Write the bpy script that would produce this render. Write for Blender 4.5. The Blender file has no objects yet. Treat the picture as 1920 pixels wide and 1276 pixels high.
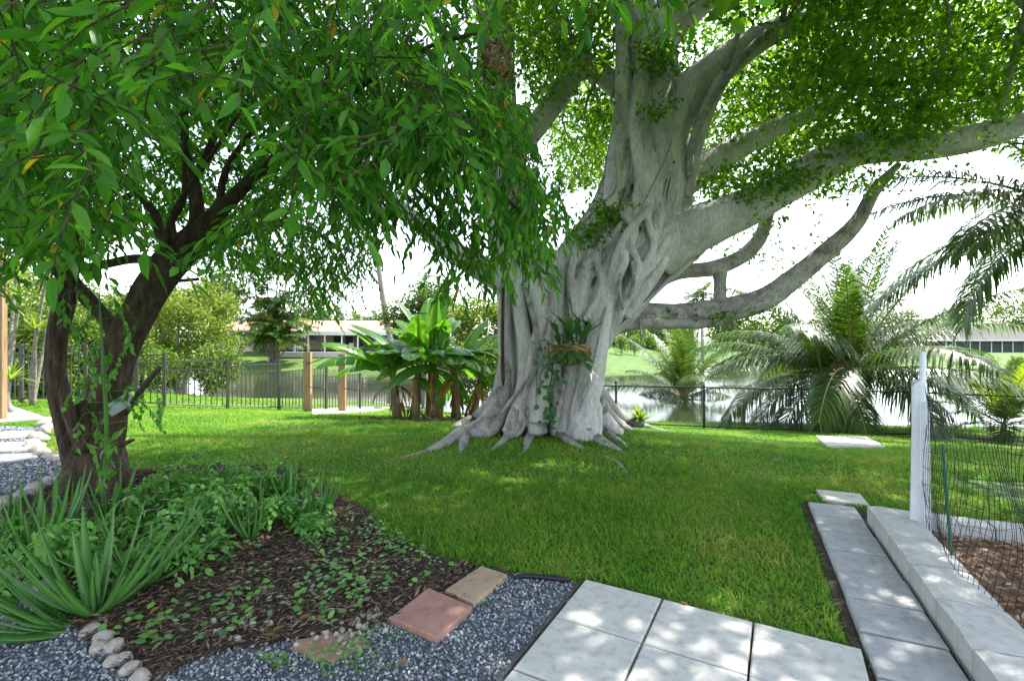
import bpy, math, random
import numpy as np
from mathutils import Vector, Matrix

# ------------------------------------------------------------------ camera, sky, sun, exposure
scene = bpy.context.scene
CH, F = 1.5, 907.0                       # eye height, focal length in photo pixels
cam_d = bpy.data.cameras.new('camera'); cam = bpy.data.objects.new('camera', cam_d)
scene.collection.objects.link(cam)
cam.location = (0, 0, CH); cam.rotation_euler = (math.radians(90), 0, 0)
cam_d.sensor_width = 36; cam_d.lens = F/1920*36; cam_d.clip_start = .05; cam_d.clip_end = 3000
scene.camera = cam
SUN_EL, SUN_AZ = math.radians(56), math.radians(60)      # azimuth clockwise from +Y
world = bpy.data.worlds.new('World'); scene.world = world; world.use_nodes = True
wn = world.node_tree.nodes; wl = world.node_tree.links
sky = wn.new('ShaderNodeTexSky'); sky.sky_type = 'NISHITA'; sky.sun_disc = False
sky.sun_elevation = SUN_EL; sky.sun_rotation = SUN_AZ; sky.dust_density = .9; sky.air_density = 1.0; sky.ozone_density = .8
bg = wn['Background']; bg.inputs['Strength'].default_value = .15
hz_ = wn.new('ShaderNodeHueSaturation'); hz_.inputs['Saturation'].default_value = .5        # thin even haze: a paler sky all round
wl.new(sky.outputs[0], hz_.inputs['Color']); wl.new(hz_.outputs[0], bg.inputs['Color'])
sun_d = bpy.data.lights.new('sun', 'SUN'); sun_d.energy = 3.0; sun_d.angle = math.radians(.53); sun_d.color = (1, .95, .86)
sun = bpy.data.objects.new('sun', sun_d); scene.collection.objects.link(sun)
sdir = Vector((math.sin(SUN_AZ)*math.cos(SUN_EL), math.cos(SUN_AZ)*math.cos(SUN_EL), math.sin(SUN_EL)))
sun.rotation_euler = sdir.to_track_quat('Z', 'Y').to_euler(); sun.location = (10, 10, 30)
vs = scene.view_settings; vs.view_transform = 'Standard'; vs.look = 'None'; vs.gamma = 1; vs.use_curve_mapping = False
vs.exposure = 2.2
cy = scene.cycles; cy.use_denoising = True; cy.max_bounces = 8; cy.diffuse_bounces = 4; cy.glossy_bounces = 3
cy.transmission_bounces = 6; cy.transparent_max_bounces = 8; cy.sample_clamp_indirect = 8

# ------------------------------------------------------------------ helpers
rng = np.random.default_rng(11); random.seed(11)
C = scene.collection
def P(px, py, d): return np.array([(px-960)/F*d, d, CH-(py-638)/F*d])
def proj(p):
    y = np.maximum(p[..., 1], 1e-3)
    return 960+p[..., 0]/y*F, 638-(p[..., 2]-CH)/y*F
def unit(v): return v/np.maximum(np.linalg.norm(v, axis=-1, keepdims=True), 1e-9)
def in_poly(x, y, poly):
    x = np.asarray(x, float); y = np.asarray(y, float); r = np.zeros(x.shape, bool); n = len(poly)
    for i in range(n):
        x0, y0 = poly[i]; x1, y1 = poly[(i+1) % n]
        c = ((y0 > y) != (y1 > y))
        with np.errstate(divide='ignore', invalid='ignore'):
            r ^= c & (x < (x1-x0)*(y-y0)/(y1-y0+1e-12)+x0)
    return r
def poly_dist(x, y, poly):
    d = np.full(np.shape(x), 1e9); n = len(poly)
    for i in range(n):
        ax, ay = poly[i]; bx_, by_ = poly[(i+1) % n]; dx, dy = bx_-ax, by_-ay
        t = np.clip(((x-ax)*dx+(y-ay)*dy)/(dx*dx+dy*dy+1e-12), 0, 1)
        d = np.minimum(d, np.hypot(x-ax-t*dx, y-ay-t*dy))
    return d
class MB:
    """collects vertices and faces, builds one mesh"""
    def __init__(s): s.V = []; s.F3 = []; s.F4 = []; s.n = 0
    def add(s, V, F3=None, F4=None):
        V = np.asarray(V, float).reshape(-1, 3); s.V.append(V)
        if F3 is not None and len(F3): s.F3.append(np.asarray(F3, int).reshape(-1, 3)+s.n)
        if F4 is not None and len(F4): s.F4.append(np.asarray(F4, int).reshape(-1, 4)+s.n)
        s.n += len(V); return s
    def box(s, c, size, rz=0, rot=None, taper=1.0):
        c = np.asarray(c, float); h = np.asarray(size, float)/2
        v = np.array([[x, y, z] for z in (-1, 1) for y in (-1, 1) for x in (-1, 1)], float)
        v[4:, :2] *= taper; v *= h
        R = np.array(Matrix.Rotation(rz, 3, 'Z')) if rot is None else np.array(rot)
        return s.add(v@R.T+c, None, [[0, 2, 3, 1], [4, 5, 7, 6], [0, 1, 5, 4], [2, 6, 7, 3], [0, 4, 6, 2], [1, 3, 7, 5]])
    def tube(s, pts, rad, n=8, cap=True, bump=0, seed=0):
        pts = np.asarray(pts, float); m = len(pts); rad = np.broadcast_to(np.asarray(rad, float), (m,))
        T = unit(np.gradient(pts, axis=0)) if m > 1 else None
        ref = np.array([0, 0, 1.]) if abs(T[0][2]) < .9 else np.array([1., 0, 0])
        u = unit(np.cross(T[0], ref)); U = []
        for i in range(m):
            u = u-T[i]*np.dot(u, T[i]); u = u/max(np.linalg.norm(u), 1e-9); U.append(u)
        U = np.array(U); W = np.cross(T, U); a = np.arange(n)*2*math.pi/n
        rr = np.repeat(rad[:, None], n, 1)
        if bump:
            L = np.concatenate([[0], np.cumsum(np.linalg.norm(np.diff(pts, axis=0), axis=1))])[:, None]
            g = np.random.default_rng(seed); f = 0
            for k in range(7):
                f = f+np.sin(g.integers(1, 9)*a[None]+g.uniform(-9, 9)*L+g.uniform(0, 6.3))*g.uniform(.4, 1)
            rr = rr*(1+bump*f/2.5)
        V = pts[:, None]+U[:, None]*np.cos(a)[None, :, None]*rr[..., None]+W[:, None]*np.sin(a)[None, :, None]*rr[..., None]
        V = V.reshape(-1, 3); i = np.arange(m-1)[:, None]*n; j = np.arange(n)[None]; k = (j+1) % n
        Q = np.stack([i+j, i+k, i+n+k, i+n+j], -1).reshape(-1, 4); F3 = None
        if cap:
            V = np.vstack([V, pts[0]-T[0]*rad[0]*.4, pts[-1]+T[-1]*rad[-1]*.5]); b = m*n; jj = np.arange(n); kk = (jj+1) % n
            F3 = np.vstack([np.stack([np.full(n, b), kk, jj], 1), np.stack([np.full(n, b+1), (m-1)*n+jj, (m-1)*n+kk], 1)])
        return s.add(V, F3, Q)
    def mesh(s, name, smooth=False):
        me = bpy.data.meshes.new(name); V = np.vstack(s.V)
        F3 = np.vstack(s.F3) if s.F3 else np.zeros((0, 3), int); F4 = np.vstack(s.F4) if s.F4 else np.zeros((0, 4), int)
        me.vertices.add(len(V)); me.vertices.foreach_set('co', V.astype(np.float32).ravel())
        lp = np.concatenate([F3.ravel(), F4.ravel()]).astype(np.int32)
        me.loops.add(len(lp)); me.loops.foreach_set('vertex_index', lp)
        st = np.concatenate([np.arange(len(F3))*3, len(F3)*3+np.arange(len(F4))*4]).astype(np.int32)
        me.polygons.add(len(st)); me.polygons.foreach_set('loop_start', st)
        me.polygons.foreach_set('use_smooth', np.full(len(st), bool(smooth)))
        me.update(calc_edges=True); return me
    def build(s, name, mat, parent=None, smooth=False, **k): return link(name, s.mesh(name, smooth), mat, parent, **k)
def tag(o, label=None, cat=None, group=None, kind=None):
    if label: o['label'] = label
    if cat: o['category'] = cat
    if group: o['group'] = group
    if kind: o['kind'] = kind
    return o
def link(name, me, mat, parent=None, label=None, cat=None, group=None, kind=None, loc=None, rot=None):
    o = bpy.data.objects.new(name, me); C.objects.link(o)
    if mat is not None and me is not None and not len(me.materials): me.materials.append(mat)
    if parent is not None:
        o.parent = parent; o.matrix_parent_inverse = Matrix.Identity(4)
        if loc is None and parent.type == 'EMPTY': o.location = tuple(-c for c in parent.location) if parent.get('abs') else (0, 0, 0)
    if loc is not None: o.location = loc
    if rot is not None: o.rotation_euler = rot
    return tag(o, label, cat, group, kind)
def thing(name, label, cat, loc=(0, 0, 0), group=None, rz=0, world_parts=True):
    """an Empty at the base of a thing; with world_parts its part meshes are given in world coordinates"""
    o = bpy.data.objects.new(name, None); C.objects.link(o); o.empty_display_size = .1
    o.location = tuple(float(c) for c in loc); o.rotation_euler = (0, 0, rz)
    if world_parts: o['abs'] = 1
    return tag(o, label, cat, group)
def smooth_path(pts, n):
    pts = np.asarray(pts, float); m = len(pts); p = np.vstack([2*pts[0]-pts[1], pts, 2*pts[-1]-pts[-2]])
    t = np.linspace(0, m-1, n); i = np.minimum(t.astype(int), m-2); f = (t-i)[:, None]
    a, b, c, d = p[i], p[i+1], p[i+2], p[i+3]
    return .5*((2*b)+(-a+c)*f+(2*a-5*b+4*c-d)*f**2+(-a+3*b-3*c+d)*f**3)
def lerp_path(v, n):
    return np.interp(np.linspace(0, len(v)-1, n), np.arange(len(v)), v)
def leaf_geo(Pn, A, N, L, W, fold=.12, droop=.15, fine=False):
    """many leaves at once: folded rhombs (2 triangles) or ovate blades (8 triangles)"""
    A = unit(A); S = unit(np.cross(A, N)); N = np.cross(S, A); L = L[:, None]; W = W[:, None]; n = len(Pn)
    if not fine:
        V = np.stack([Pn, Pn+A*L*.45+S*W*.5+N*fold*L, Pn+A*L-N*droop*L, Pn+A*L*.45-S*W*.5+N*fold*L], 1)
        b = np.arange(n)[:, None]*4
        return V.reshape(-1, 3), np.concatenate([b+np.array([[0, 2, 1]]), b+np.array([[0, 3, 2]])])
    m1 = Pn+A*L*.3; m2 = Pn+A*L*.66-N*droop*L*.35; t = Pn+A*L-N*droop*L
    V = np.stack([Pn, m1+S*W*.46+N*fold*L, m2+S*W*.4+N*fold*L*.8, t, m1-S*W*.46+N*fold*L, m2-S*W*.4+N*fold*L*.8, m1, m2], 1)
    b = np.arange(n)[:, None]*8
    T = [[0, 6, 1], [0, 4, 6], [1, 6, 7], [1, 7, 2], [6, 4, 5], [6, 5, 7], [2, 7, 3], [7, 5, 3]]
    return V.reshape(-1, 3), np.concatenate([b+np.array([q]) for q in T])
def rand_unit(n):
    return unit(rng.normal(size=(n, 3)))

# ------------------------------------------------------------------ materials
def new_mat(name):
    m = bpy.data.materials.new(name); m.use_nodes = True; nt = m.node_tree
    return m, nt, nt.nodes['Principled BSDF'], nt.nodes['Material Output']
def ramp(nt, stops):
    r = nt.nodes.new('ShaderNodeValToRGB'); e = r.color_ramp.elements
    while len(e) < len(stops): e.new(.5)
    for k, (p, c) in enumerate(stops): e[k].position = p; e[k].color = (*c, 1)
    return r
def noise_mat(name, stops, scale=6, rough=.8, bump=.3, bscale=None, detail=6, coord='Object', stretch=None, spec=.3, dist=.02, vor=0):
    m, nt, bs, out = new_mat(name); tc = nt.nodes.new('ShaderNodeTexCoord'); v = tc.outputs[coord]
    if stretch:
        mp = nt.nodes.new('ShaderNodeMapping'); mp.inputs['Scale'].default_value = stretch; nt.links.new(v, mp.inputs[0]); v = mp.outputs[0]
    n = nt.nodes.new('ShaderNodeTexNoise'); n.inputs['Scale'].default_value = scale; n.inputs['Detail'].default_value = detail
    n.inputs['Roughness'].default_value = .62
    nt.links.new(v, n.inputs['Vector']); r = ramp(nt, stops); nt.links.new(n.outputs[0], r.inputs[0]); nt.links.new(r.outputs[0], bs.inputs['Base Color'])
    bs.inputs['Roughness'].default_value = rough; bs.inputs['Specular IOR Level'].default_value = spec
    if bump:
        if vor:
            n2 = nt.nodes.new('ShaderNodeTexVoronoi'); n2.inputs['Scale'].default_value = vor
        else:
            n2 = nt.nodes.new('ShaderNodeTexNoise'); n2.inputs['Scale'].default_value = bscale or scale*5; n2.inputs['Detail'].default_value = 4
        nt.links.new(v, n2.inputs['Vector'])
        b = nt.nodes.new('ShaderNodeBump'); b.inputs['Strength'].default_value = bump; b.inputs['Distance'].default_value = dist
        nt.links.new(n2.outputs[0], b.inputs['Height']); nt.links.new(b.outputs[0], bs.inputs['Normal'])
    return m
def leaf_mat(name, cols, trans=.45, rough=.42, tcol=None, spec=.4, yellow=0):
    """leaf: colour varies from blade to blade, light passes through"""
    m, nt, bs, out = new_mat(name); g = nt.nodes.new('ShaderNodeNewGeometry')
    st = [(k/max(1, len(cols)-1), c) for k, c in enumerate(cols)]
    if yellow: st = [(p*(1-yellow), c) for p, c in st]+[(1-yellow*.5, (.35, .27, .03))]
    r = ramp(nt, st); nt.links.new(g.outputs['Random Per Island'], r.inputs[0]); nt.links.new(r.outputs[0], bs.inputs['Base Color'])
    bs.inputs['Roughness'].default_value = rough; bs.inputs['Specular IOR Level'].default_value = spec
    t = nt.nodes.new('ShaderNodeBsdfTranslucent'); mx = nt.nodes.new('ShaderNodeMixShader'); mx.inputs[0].default_value = trans
    hs = nt.nodes.new('ShaderNodeMix'); hs.data_type = 'RGBA'; hs.blend_type = 'MULTIPLY'; hs.inputs[0].default_value = 1
    nt.links.new(r.outputs[0], hs.inputs[6]); hs.inputs[7].default_value = (*(tcol or (1.9, 1.75, .75)), 1)
    nt.links.new(hs.outputs[2], t.inputs[0]); nt.links.new(bs.outputs[0], mx.inputs[1]); nt.links.new(t.outputs[0], mx.inputs[2])
    nt.links.new(mx.outputs[0], out.inputs[0]); return m
def plain(name, col, rough=.6, metal=0, var=.12, scale=8, bump=.12):
    a = tuple(max(0, c*(1-var)) for c in col); b = tuple(min(1, c*(1+var)) for c in col)
    m = noise_mat(name, [(.3, a), (.7, b)], scale, rough, bump, scale*6)
    m.node_tree.nodes['Principled BSDF'].inputs['Metallic'].default_value = metal; return m

M = {}
M['lawn'] = noise_mat('lawn', [(.28, (.035, .07, .012)), (.5, (.06, .12, .018)), (.72, (.12, .17, .03))], 1.3, .9, .6, 60, detail=9)
M['grass'] = leaf_mat('grass_blade', [(.05, .15, .012), (.08, .23, .016), (.125, .3, .02), (.21, .34, .04), (.34, .3, .1)], .42, .6, (1.5, 1.5, .6), .15)
nt = M['grass'].node_tree; r_ = [q for q in nt.nodes if q.type == 'VALTORGB'][0]; g_ = [q for q in nt.nodes if q.type == 'NEW_GEOMETRY'][0]       # patches of richer and drier turf
n_ = nt.nodes.new('ShaderNodeTexNoise'); n_.inputs['Scale'].default_value = .9; n_.inputs['Detail'].default_value = 5; tc_ = nt.nodes.new('ShaderNodeTexCoord'); nt.links.new(tc_.outputs['Object'], n_.inputs['Vector'])
ma = nt.nodes.new('ShaderNodeMath'); ma.operation = 'MULTIPLY_ADD'; ma.inputs[1].default_value = 1.5; ma.inputs[2].default_value = -.62; nt.links.new(n_.outputs[0], ma.inputs[0])
mb_ = nt.nodes.new('ShaderNodeMath'); mb_.operation = 'MULTIPLY_ADD'; mb_.inputs[1].default_value = .75; nt.links.new(g_.outputs['Random Per Island'], mb_.inputs[0]); nt.links.new(ma.outputs[0], mb_.inputs[2]); nt.links.new(mb_.outputs[0], r_.inputs[0])
M['mulch'] = noise_mat('mulch', [(.3, (.018, .012, .009)), (.55, (.05, .034, .024)), (.8, (.11, .08, .055))], 14, .95, .8, 60)
M['chips'] = leaf_mat('mulch_chip', [(.025, .017, .013), (.07, .045, .03), (.13, .088, .06), (.24, .17, .12)], 0, .9)
M['straw'] = leaf_mat('wood_chip', [(.10, .045, .025), (.2, .1, .055), (.33, .2, .12), (.45, .32, .22)], 0, .9)
M['gravelbed'] = noise_mat('gravel_bed', [(.3, (.06, .065, .075)), (.6, (.14, .15, .17)), (.8, (.3, .31, .33))], 70, .9, .9, 120)
M['pebble'] = leaf_mat('pebble', [(.05, .06, .075), (.10, .12, .15), (.16, .18, .22), (.26, .28, .32), (.5, .5, .5)], 0, .7)
def stone_mat(name, a, b, spot):
    m = noise_mat(name, [(.25, a), (.75, b)], 3.2, .85, .25, 160, detail=9, dist=.004); nt = m.node_tree; bs = nt.nodes['Principled BSDF']
    tc = nt.nodes.new('ShaderNodeTexCoord'); n = nt.nodes.new('ShaderNodeTexNoise'); n.inputs['Scale'].default_value = 22; n.inputs['Detail'].default_value = 9
    r = ramp(nt, [(.33, spot), (.52, (1, 1, 1))]); mx = nt.nodes.new('ShaderNodeMix'); mx.data_type = 'RGBA'; mx.blend_type = 'MULTIPLY'; mx.inputs[0].default_value = .4
    src = bs.inputs['Base Color'].links[0].from_socket
    nt.links.new(tc.outputs['Object'], n.inputs['Vector']); nt.links.new(n.outputs[0], r.inputs[0]); nt.links.new(src, mx.inputs[6]); nt.links.new(r.outputs[0], mx.inputs[7])
    nt.links.new(mx.outputs[2], bs.inputs['Base Color']); return m
M['slab'] = stone_mat('patio_concrete', (.42, .415, .4), (.48, .475, .455), (.5, .48, .45))
M['paver'] = stone_mat('grey_paver', (.27, .28, .295), (.36, .365, .375), (.5, .48, .46))
M['block'] = stone_mat('wall_block', (.36, .36, .365), (.48, .475, .455), (.62, .62, .62))
M['red'] = stone_mat('red_paver', (.25, .13, .105), (.37, .21, .17), (.6, .55, .5))
M['tan'] = stone_mat('tan_paver', (.28, .19, .135), (.39, .285, .2), (.6, .55, .5))
M['path'] = stone_mat('pale_concrete', (.4, .385, .36), (.5, .48, .45), (.6, .58, .55))
M['rock'] = stone_mat('river_rock', (.2, .175, .155), (.46, .425, .385), (.5, .48, .46))
M['figbark'] = noise_mat('fig_bark', [(.22, (.16, .15, .145)), (.4, (.36, .35, .35)), (.58, (.5, .485, .475)), (.8, (.6, .52, .45))], 2.6, .85, .8, 22, detail=10, dist=.02, stretch=(1.3, 1.3, .6))
M['figbark2'] = noise_mat('fig_bark_lichen', [(.3, (.12, .11, .1)), (.5, (.27, .26, .245)), (.7, (.38, .355, .32))], 5.5, .88, .5, 40, detail=10, dist=.015)
def speckle(m, scale, lo, hi, amt, bump, stretch=(1, 1, 1)):
    """second, finer layer of colour patches and relief"""
    nt = m.node_tree; bs = nt.nodes['Principled BSDF']; tc = nt.nodes.new('ShaderNodeTexCoord'); mp = nt.nodes.new('ShaderNodeMapping'); mp.inputs['Scale'].default_value = stretch
    n = nt.nodes.new('ShaderNodeTexNoise'); n.inputs['Scale'].default_value = scale; n.inputs['Detail'].default_value = 8; n.inputs['Roughness'].default_value = .7
    r = ramp(nt, [(.36, (lo,)*3), (.62, (hi,)*3)]); mx = nt.nodes.new('ShaderNodeMix'); mx.data_type = 'RGBA'; mx.blend_type = 'MULTIPLY'; mx.inputs[0].default_value = amt
    src = bs.inputs['Base Color'].links[0].from_socket; nt.links.new(tc.outputs['Object'], mp.inputs[0]); nt.links.new(mp.outputs[0], n.inputs['Vector']); nt.links.new(n.outputs[0], r.inputs[0])
    nt.links.new(src, mx.inputs[6]); nt.links.new(r.outputs[0], mx.inputs[7]); nt.links.new(mx.outputs[2], bs.inputs['Base Color'])
    b = nt.nodes.new('ShaderNodeBump'); b.inputs['Strength'].default_value = bump; b.inputs['Distance'].default_value = .012
    old = bs.inputs['Normal'].links[0].from_socket; nt.links.new(old, b.inputs['Normal']); nt.links.new(n.outputs[0], b.inputs['Height']); nt.links.new(b.outputs[0], bs.inputs['Normal'])
speckle(M['figbark'], 16, .5, 1.15, .6, .4, (2.2, 2.2, .6)); speckle(M['figbark2'], 20, .45, 1.2, .7, .5, (1.5, 1.5, .9))
M['darkbark'] = noise_mat('dark_bark', [(.3, (.028, .019, .013)), (.55, (.08, .055, .038)), (.8, (.17, .125, .09))], 11, .95, 1, 30, detail=10, dist=.05, stretch=(1.6, 1.6, .45))
M['figleaf'] = leaf_mat('fig_leaf', [(.035, .11, .01), (.06, .16, .015), (.09, .21, .02), (.13, .255, .026)], .62, .4, (2.1, 1.8, .45), .3)
M['treeleaf'] = leaf_mat('tree_leaf', [(.03, .115, .014), (.045, .165, .018), (.068, .215, .024), (.11, .27, .034)], .55, .42, (1.9, 1.85, .5), .3, yellow=.012)
M['vineleaf'] = leaf_mat('sapling_leaf', [(.05, .17, .02), (.08, .23, .03), (.12, .27, .04)], .45, .4, (1.5, 1.5, .7))
M['bushleaf'] = leaf_mat('bush_leaf', [(.06, .21, .03), (.1, .29, .05), (.15, .35, .08), (.2, .38, .1)], .4, .42, (1.4, 1.4, .7))
M['aloe'] = leaf_mat('aloe_leaf', [(.06, .19, .035), (.11, .28, .055)], .12, .35, (1.2, 1.3, .7), .4)
M['cover'] = leaf_mat('cover_leaf', [(.05, .16, .03), (.1, .25, .05), (.17, .34, .08)], .3, .4)
M['banana'] = leaf_mat('banana_leaf', [(.035, .12, .018), (.06, .17, .025), (.09, .21, .03)], .5, .3, (2.1, 2.0, .5), .5)
M['bananadry'] = leaf_mat('dry_banana_leaf', [(.30, .19, .03), (.22, .12, .04)], .4, .7, (1.5, 1.2, .6))
M['bananastem'] = noise_mat('banana_stem', [(.3, (.05, .035, .02)), (.5, (.16, .10, .055)), (.65, (.20, .20, .06)), (.85, (.30, .22, .13))], 5, .8, .5, 30, stretch=(2, 2, .5))
M['palm'] = leaf_mat('palm_leaflet', [(.028, .07, .012), (.045, .1, .015), (.07, .135, .022)], .35, .34, (2.0, 1.9, .6), .45)
M['palmyoung'] = leaf_mat('young_palm_leaflet', [(.14, .22, .02), (.2, .29, .025)], .5, .35, (1.6, 1.5, .6), .5)
M['palmstem'] = plain('palm_rachis', (.26, .21, .06), .5)
M['palmtrunk'] = noise_mat('palm_trunk', [(.3, (.11, .095, .08)), (.6, (.26, .235, .21)), (.8, (.36, .33, .3))], 6, .9, .7, 20, stretch=(1, 1, 4))
M['hedge'] = leaf_mat('hedge_leaf', [(.03, .08, .013), (.06, .13, .02), (.11, .19, .03), (.17, .22, .04)], .4, .4)
M['bushytree'] = leaf_mat('bushy_tree_leaf', [(.04, .10, .015), (.09, .16, .022), (.16, .22, .035), (.22, .25, .05)], .45, .45)
M['fartree'] = leaf_mat('far_tree_leaf', [(.035, .075, .02), (.06, .11, .028), (.09, .15, .035)], .35, .5)
M['strap'] = leaf_mat('strap_leaf', [(.10, .20, .02), (.17, .27, .03), (.24, .30, .05)], .4, .4)
M['staghorn'] = leaf_mat('staghorn_leaf', [(.03, .10, .03), (.06, .15, .045)], .25, .5)
M['iron'] = plain('dark_iron', (.07, .066, .062), .5, .3)
M['black'] = plain('black_coated_steel', (.018, .02, .02), .45, .2)
M['net'] = plain('black_net_cord', (.012, .014, .014), .7)
M['galv'] = plain('chainlink_wire', (.04, .042, .043), .5, .3)
M['white'] = plain('white_plastic', (.58, .6, .64), .5, 0, .08)
M['green'] = plain('green_stake', (.02, .10, .055), .5)
M['timber'] = noise_mat('timber', [(.3, (.2, .125, .06)), (.6, (.31, .205, .11)), (.8, (.4, .28, .17))], 5, .8, .4, 50, stretch=(6, 6, .5))
M['wall'] = plain('beige_stucco', (.45, .37, .28), .9)
M['roofpink'] = plain('pink_metal_roof', (.36, .2, .15), .7)
M['roofgrey'] = plain('grey_shingle', (.085, .078, .076), .95, 0, .25, 3)
M['trim'] = plain('white_trim', (.65, .65, .64), .6)
M['glass'] = plain('dark_window_glass', (.025, .045, .05), .12, 0, .2)
M['screen'] = plain('dark_screen', (.03, .04, .04), .6)
M['purple'] = plain('grey_mauve_wall', (.13, .11, .115), .9)
M['basket'] = noise_mat('coir_basket', [(.3, (.12, .07, .03)), (.7, (.34, .22, .11))], 20, .95, .8, 60)
M['pot'] = plain('grey_pot', (.09, .1, .1), .7)
M['board'] = plain('pale_board', (.3, .36, .37), .7)
M['weed'] = leaf_mat('weed_leaf', [(.06, .2, .025), (.12, .29, .045)], .35, .45)
m, nt, bs, out = new_mat('lake_water'); M['water'] = m
bs.inputs['Base Color'].default_value = (.028, .04, .018, 1); bs.inputs['Roughness'].default_value = .04; bs.inputs['IOR'].default_value = 1.33
tc = nt.nodes.new('ShaderNodeTexCoord'); mp = nt.nodes.new('ShaderNodeMapping'); mp.inputs['Scale'].default_value = (.6, 1.6, 1)
n = nt.nodes.new('ShaderNodeTexNoise'); n.inputs['Scale'].default_value = 3; n.inputs['Detail'].default_value = 3
b = nt.nodes.new('ShaderNodeBump'); b.inputs['Strength'].default_value = .12; b.inputs['Distance'].default_value = .05
nt.links.new(tc.outputs['Object'], mp.inputs[0]); nt.links.new(mp.outputs[0], n.inputs[0]); nt.links.new(n.outputs[0], b.inputs['Height']); nt.links.new(b.outputs[0], bs.inputs['Normal'])

# ------------------------------------------------------------------ terrain
LAKE_Z = -1.3
LAKE = [(-400, 22), (-14, 23), (-7, 22.5), (-3, 19), (0, 17.5), (3, 16.6), (8, 16.3), (14, 15.5), (40, 14), (400, 14),
        (400, 47), (40, 49), (32, 52), (25, 57), (18, 50), (11, 40), (7, 38.5), (2, 39.5), (-4, 43), (-12, 45), (-24, 46), (-400, 48)]
_cp = np.array([(-6, 1, 0), (-6, 5, 0), (-3, 1, 0), (-3, 5, 0), (0, 1, 0), (0, 5, 0), (3, 1, 0), (3, 4.5, 0), (5, 2, 0), (7, 5, -.12),
    (-10, 4, .08), (-10, 8, .12), (-12, 10, .2), (0, 7, .03), (1.3, 7.6, .07), (2.4, 7.4, 0), (0, 9.2, -.05), (-3, 8, .0), (-6, 8, .02), (3.9, 5.6, 0),
    (5.2, 9, -.42), (8.5, 8.5, -.42), (4.3, 13.6, -.97), (7.8, 13.1, -1.0), (10.6, 12.8, -1.05), (12.5, 11.8, -1.06), (17, 11, -1.06), (2.8, 10.5, -.5), (2.5, 13.5, -.9),
    (-9.4, 10.5, .16), (-7.98, 11.1, -.05), (-7.1, 12.1, -.23), (-6.4, 13.3, -.43), (-5.9, 14.9, -.67), (-4.6, 17.3, -.92), (-1.8, 11.5, -.36), (-1, 14.8, -.85),
    (-14, 15, .05), (-14, 22.6, -1.24), (-7, 22.2, -1.24), (-3, 18.7, -1.24), (0, 17.2, -1.24), (3, 16.3, -1.24), (8, 16, -1.24), (14, 15.2, -1.24), (20, 14.6, -1.24), (-20, 22.5, -1.24)])
def _phi(r): return r
_K = _phi(np.hypot(_cp[:, None, 0]-_cp[None, :, 0], _cp[:, None, 1]-_cp[None, :, 1])); _n = len(_cp)
_A = np.zeros((_n+1, _n+1)); _A[:_n, :_n] = _K-np.eye(_n)*.15; _A[_n, :_n] = _A[:_n, _n] = 1
_w = np.linalg.solve(_A, np.append(_cp[:, 2], 0))
def sstep(t): t = np.clip(t, 0, 1); return t*t*(3-2*t)
def terrain(x, y):
    x = np.asarray(x, float); y = np.asarray(y, float); sh = np.broadcast(x, y).shape
    x = np.broadcast_to(x, sh).ravel(); y = np.broadcast_to(y, sh).ravel()
    cx = np.clip(x, -20, 20); cyy = np.clip(y, 1, 23)
    z = np.full(x.shape, _w[_n])
    for k in range(_n): z = z+_w[k]*_phi(np.hypot(cx-_cp[k, 0], cyy-_cp[k, 1]))
    dr = np.hypot(np.maximum(np.maximum(-6.2-x, x-4.6), 0), np.maximum(y-5.4, 0))
    z = z*sstep(dr/2.0)
    ins = in_poly(x, y, LAKE); dist = poly_dist(x, y, LAKE); far = (y > 30) & ~ins
    ratio = x/np.maximum(y, 1)
    slope = np.where(ratio < .05, .19, np.where(ratio > .32, .0135, .19+(.0135-.19)*(ratio-.05)/.27))
    zf = LAKE_Z+.06+np.minimum(dist*slope, 1.62+np.minimum(dist, 200)*.002)
    z = np.where(far, zf, z); near_sh = (~far) & (~ins) & (dist < 2.0) & (y > 12)
    z = np.where(near_sh, np.minimum(z, LAKE_Z+.05+dist*.32), z)
    z = np.where(ins, LAKE_Z+.05-np.minimum(dist*.5, 1.0), z)
    return z.reshape(sh)
def G(px, py, lift=0.):
    """point of the ground that the photo shows at a pixel"""
    ax, az = (px-960)/F, -(py-638)/F; d = np.concatenate([np.arange(1, 20, .02), np.arange(20, 120, .2)])
    g = terrain(ax*d, d)+lift-(CH+az*d); k = np.argmax(g > 0) if (g > 0).any() else len(d)-1
    if k > 0: t = g[k-1]/(g[k-1]-g[k]); dd = d[k-1]+t*(d[k]-d[k-1])
    else: dd = d[0]
    return np.array([ax*dd, dd, float(terrain(ax*dd, dd))])
def tz(x, y): return float(terrain(x, y))
def axis(lo, hi, step, far_, grow=1.22):
    a = list(np.arange(lo, hi+1e-6, step)); s = step
    while a[-1] < far_: s = min(s*grow, 60); a.append(a[-1]+s)
    s = step
    while a[0] > -far_: s = min(s*grow, 60); a.insert(0, a[0]-s)
    return np.array(a)
def grid_mesh(X, Y, Z, name, mat, keep=None, **k):
    ny, nx = Z.shape; V = np.stack([np.broadcast_to(X, Z.shape), np.broadcast_to(Y, Z.shape), Z], -1).reshape(-1, 3)
    i = np.arange(ny-1)[:, None]*nx; j = np.arange(nx-1)[None]
    Q = np.stack([i+j, i+j+1, i+nx+j+1, i+nx+j], -1).reshape(-1, 4)
    if keep is not None:
        Q = Q[keep.ravel()]; u, inv = np.unique(Q, return_inverse=True); V = V[u]; Q = inv.reshape(-1, 4)
    return MB().add(V, None, Q).build(name, mat, smooth=True, **k)
gx = axis(-16, 18, .22, 900)[None]; gy = axis(-2, 60, .25, 900)[:, None]
ground = grid_mesh(gx, gy, terrain(gx, gy), 'lawn_ground', M['lawn'], kind='structure')
wx = np.array([-420, 420.]); wy = np.array([12, 62.])
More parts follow.
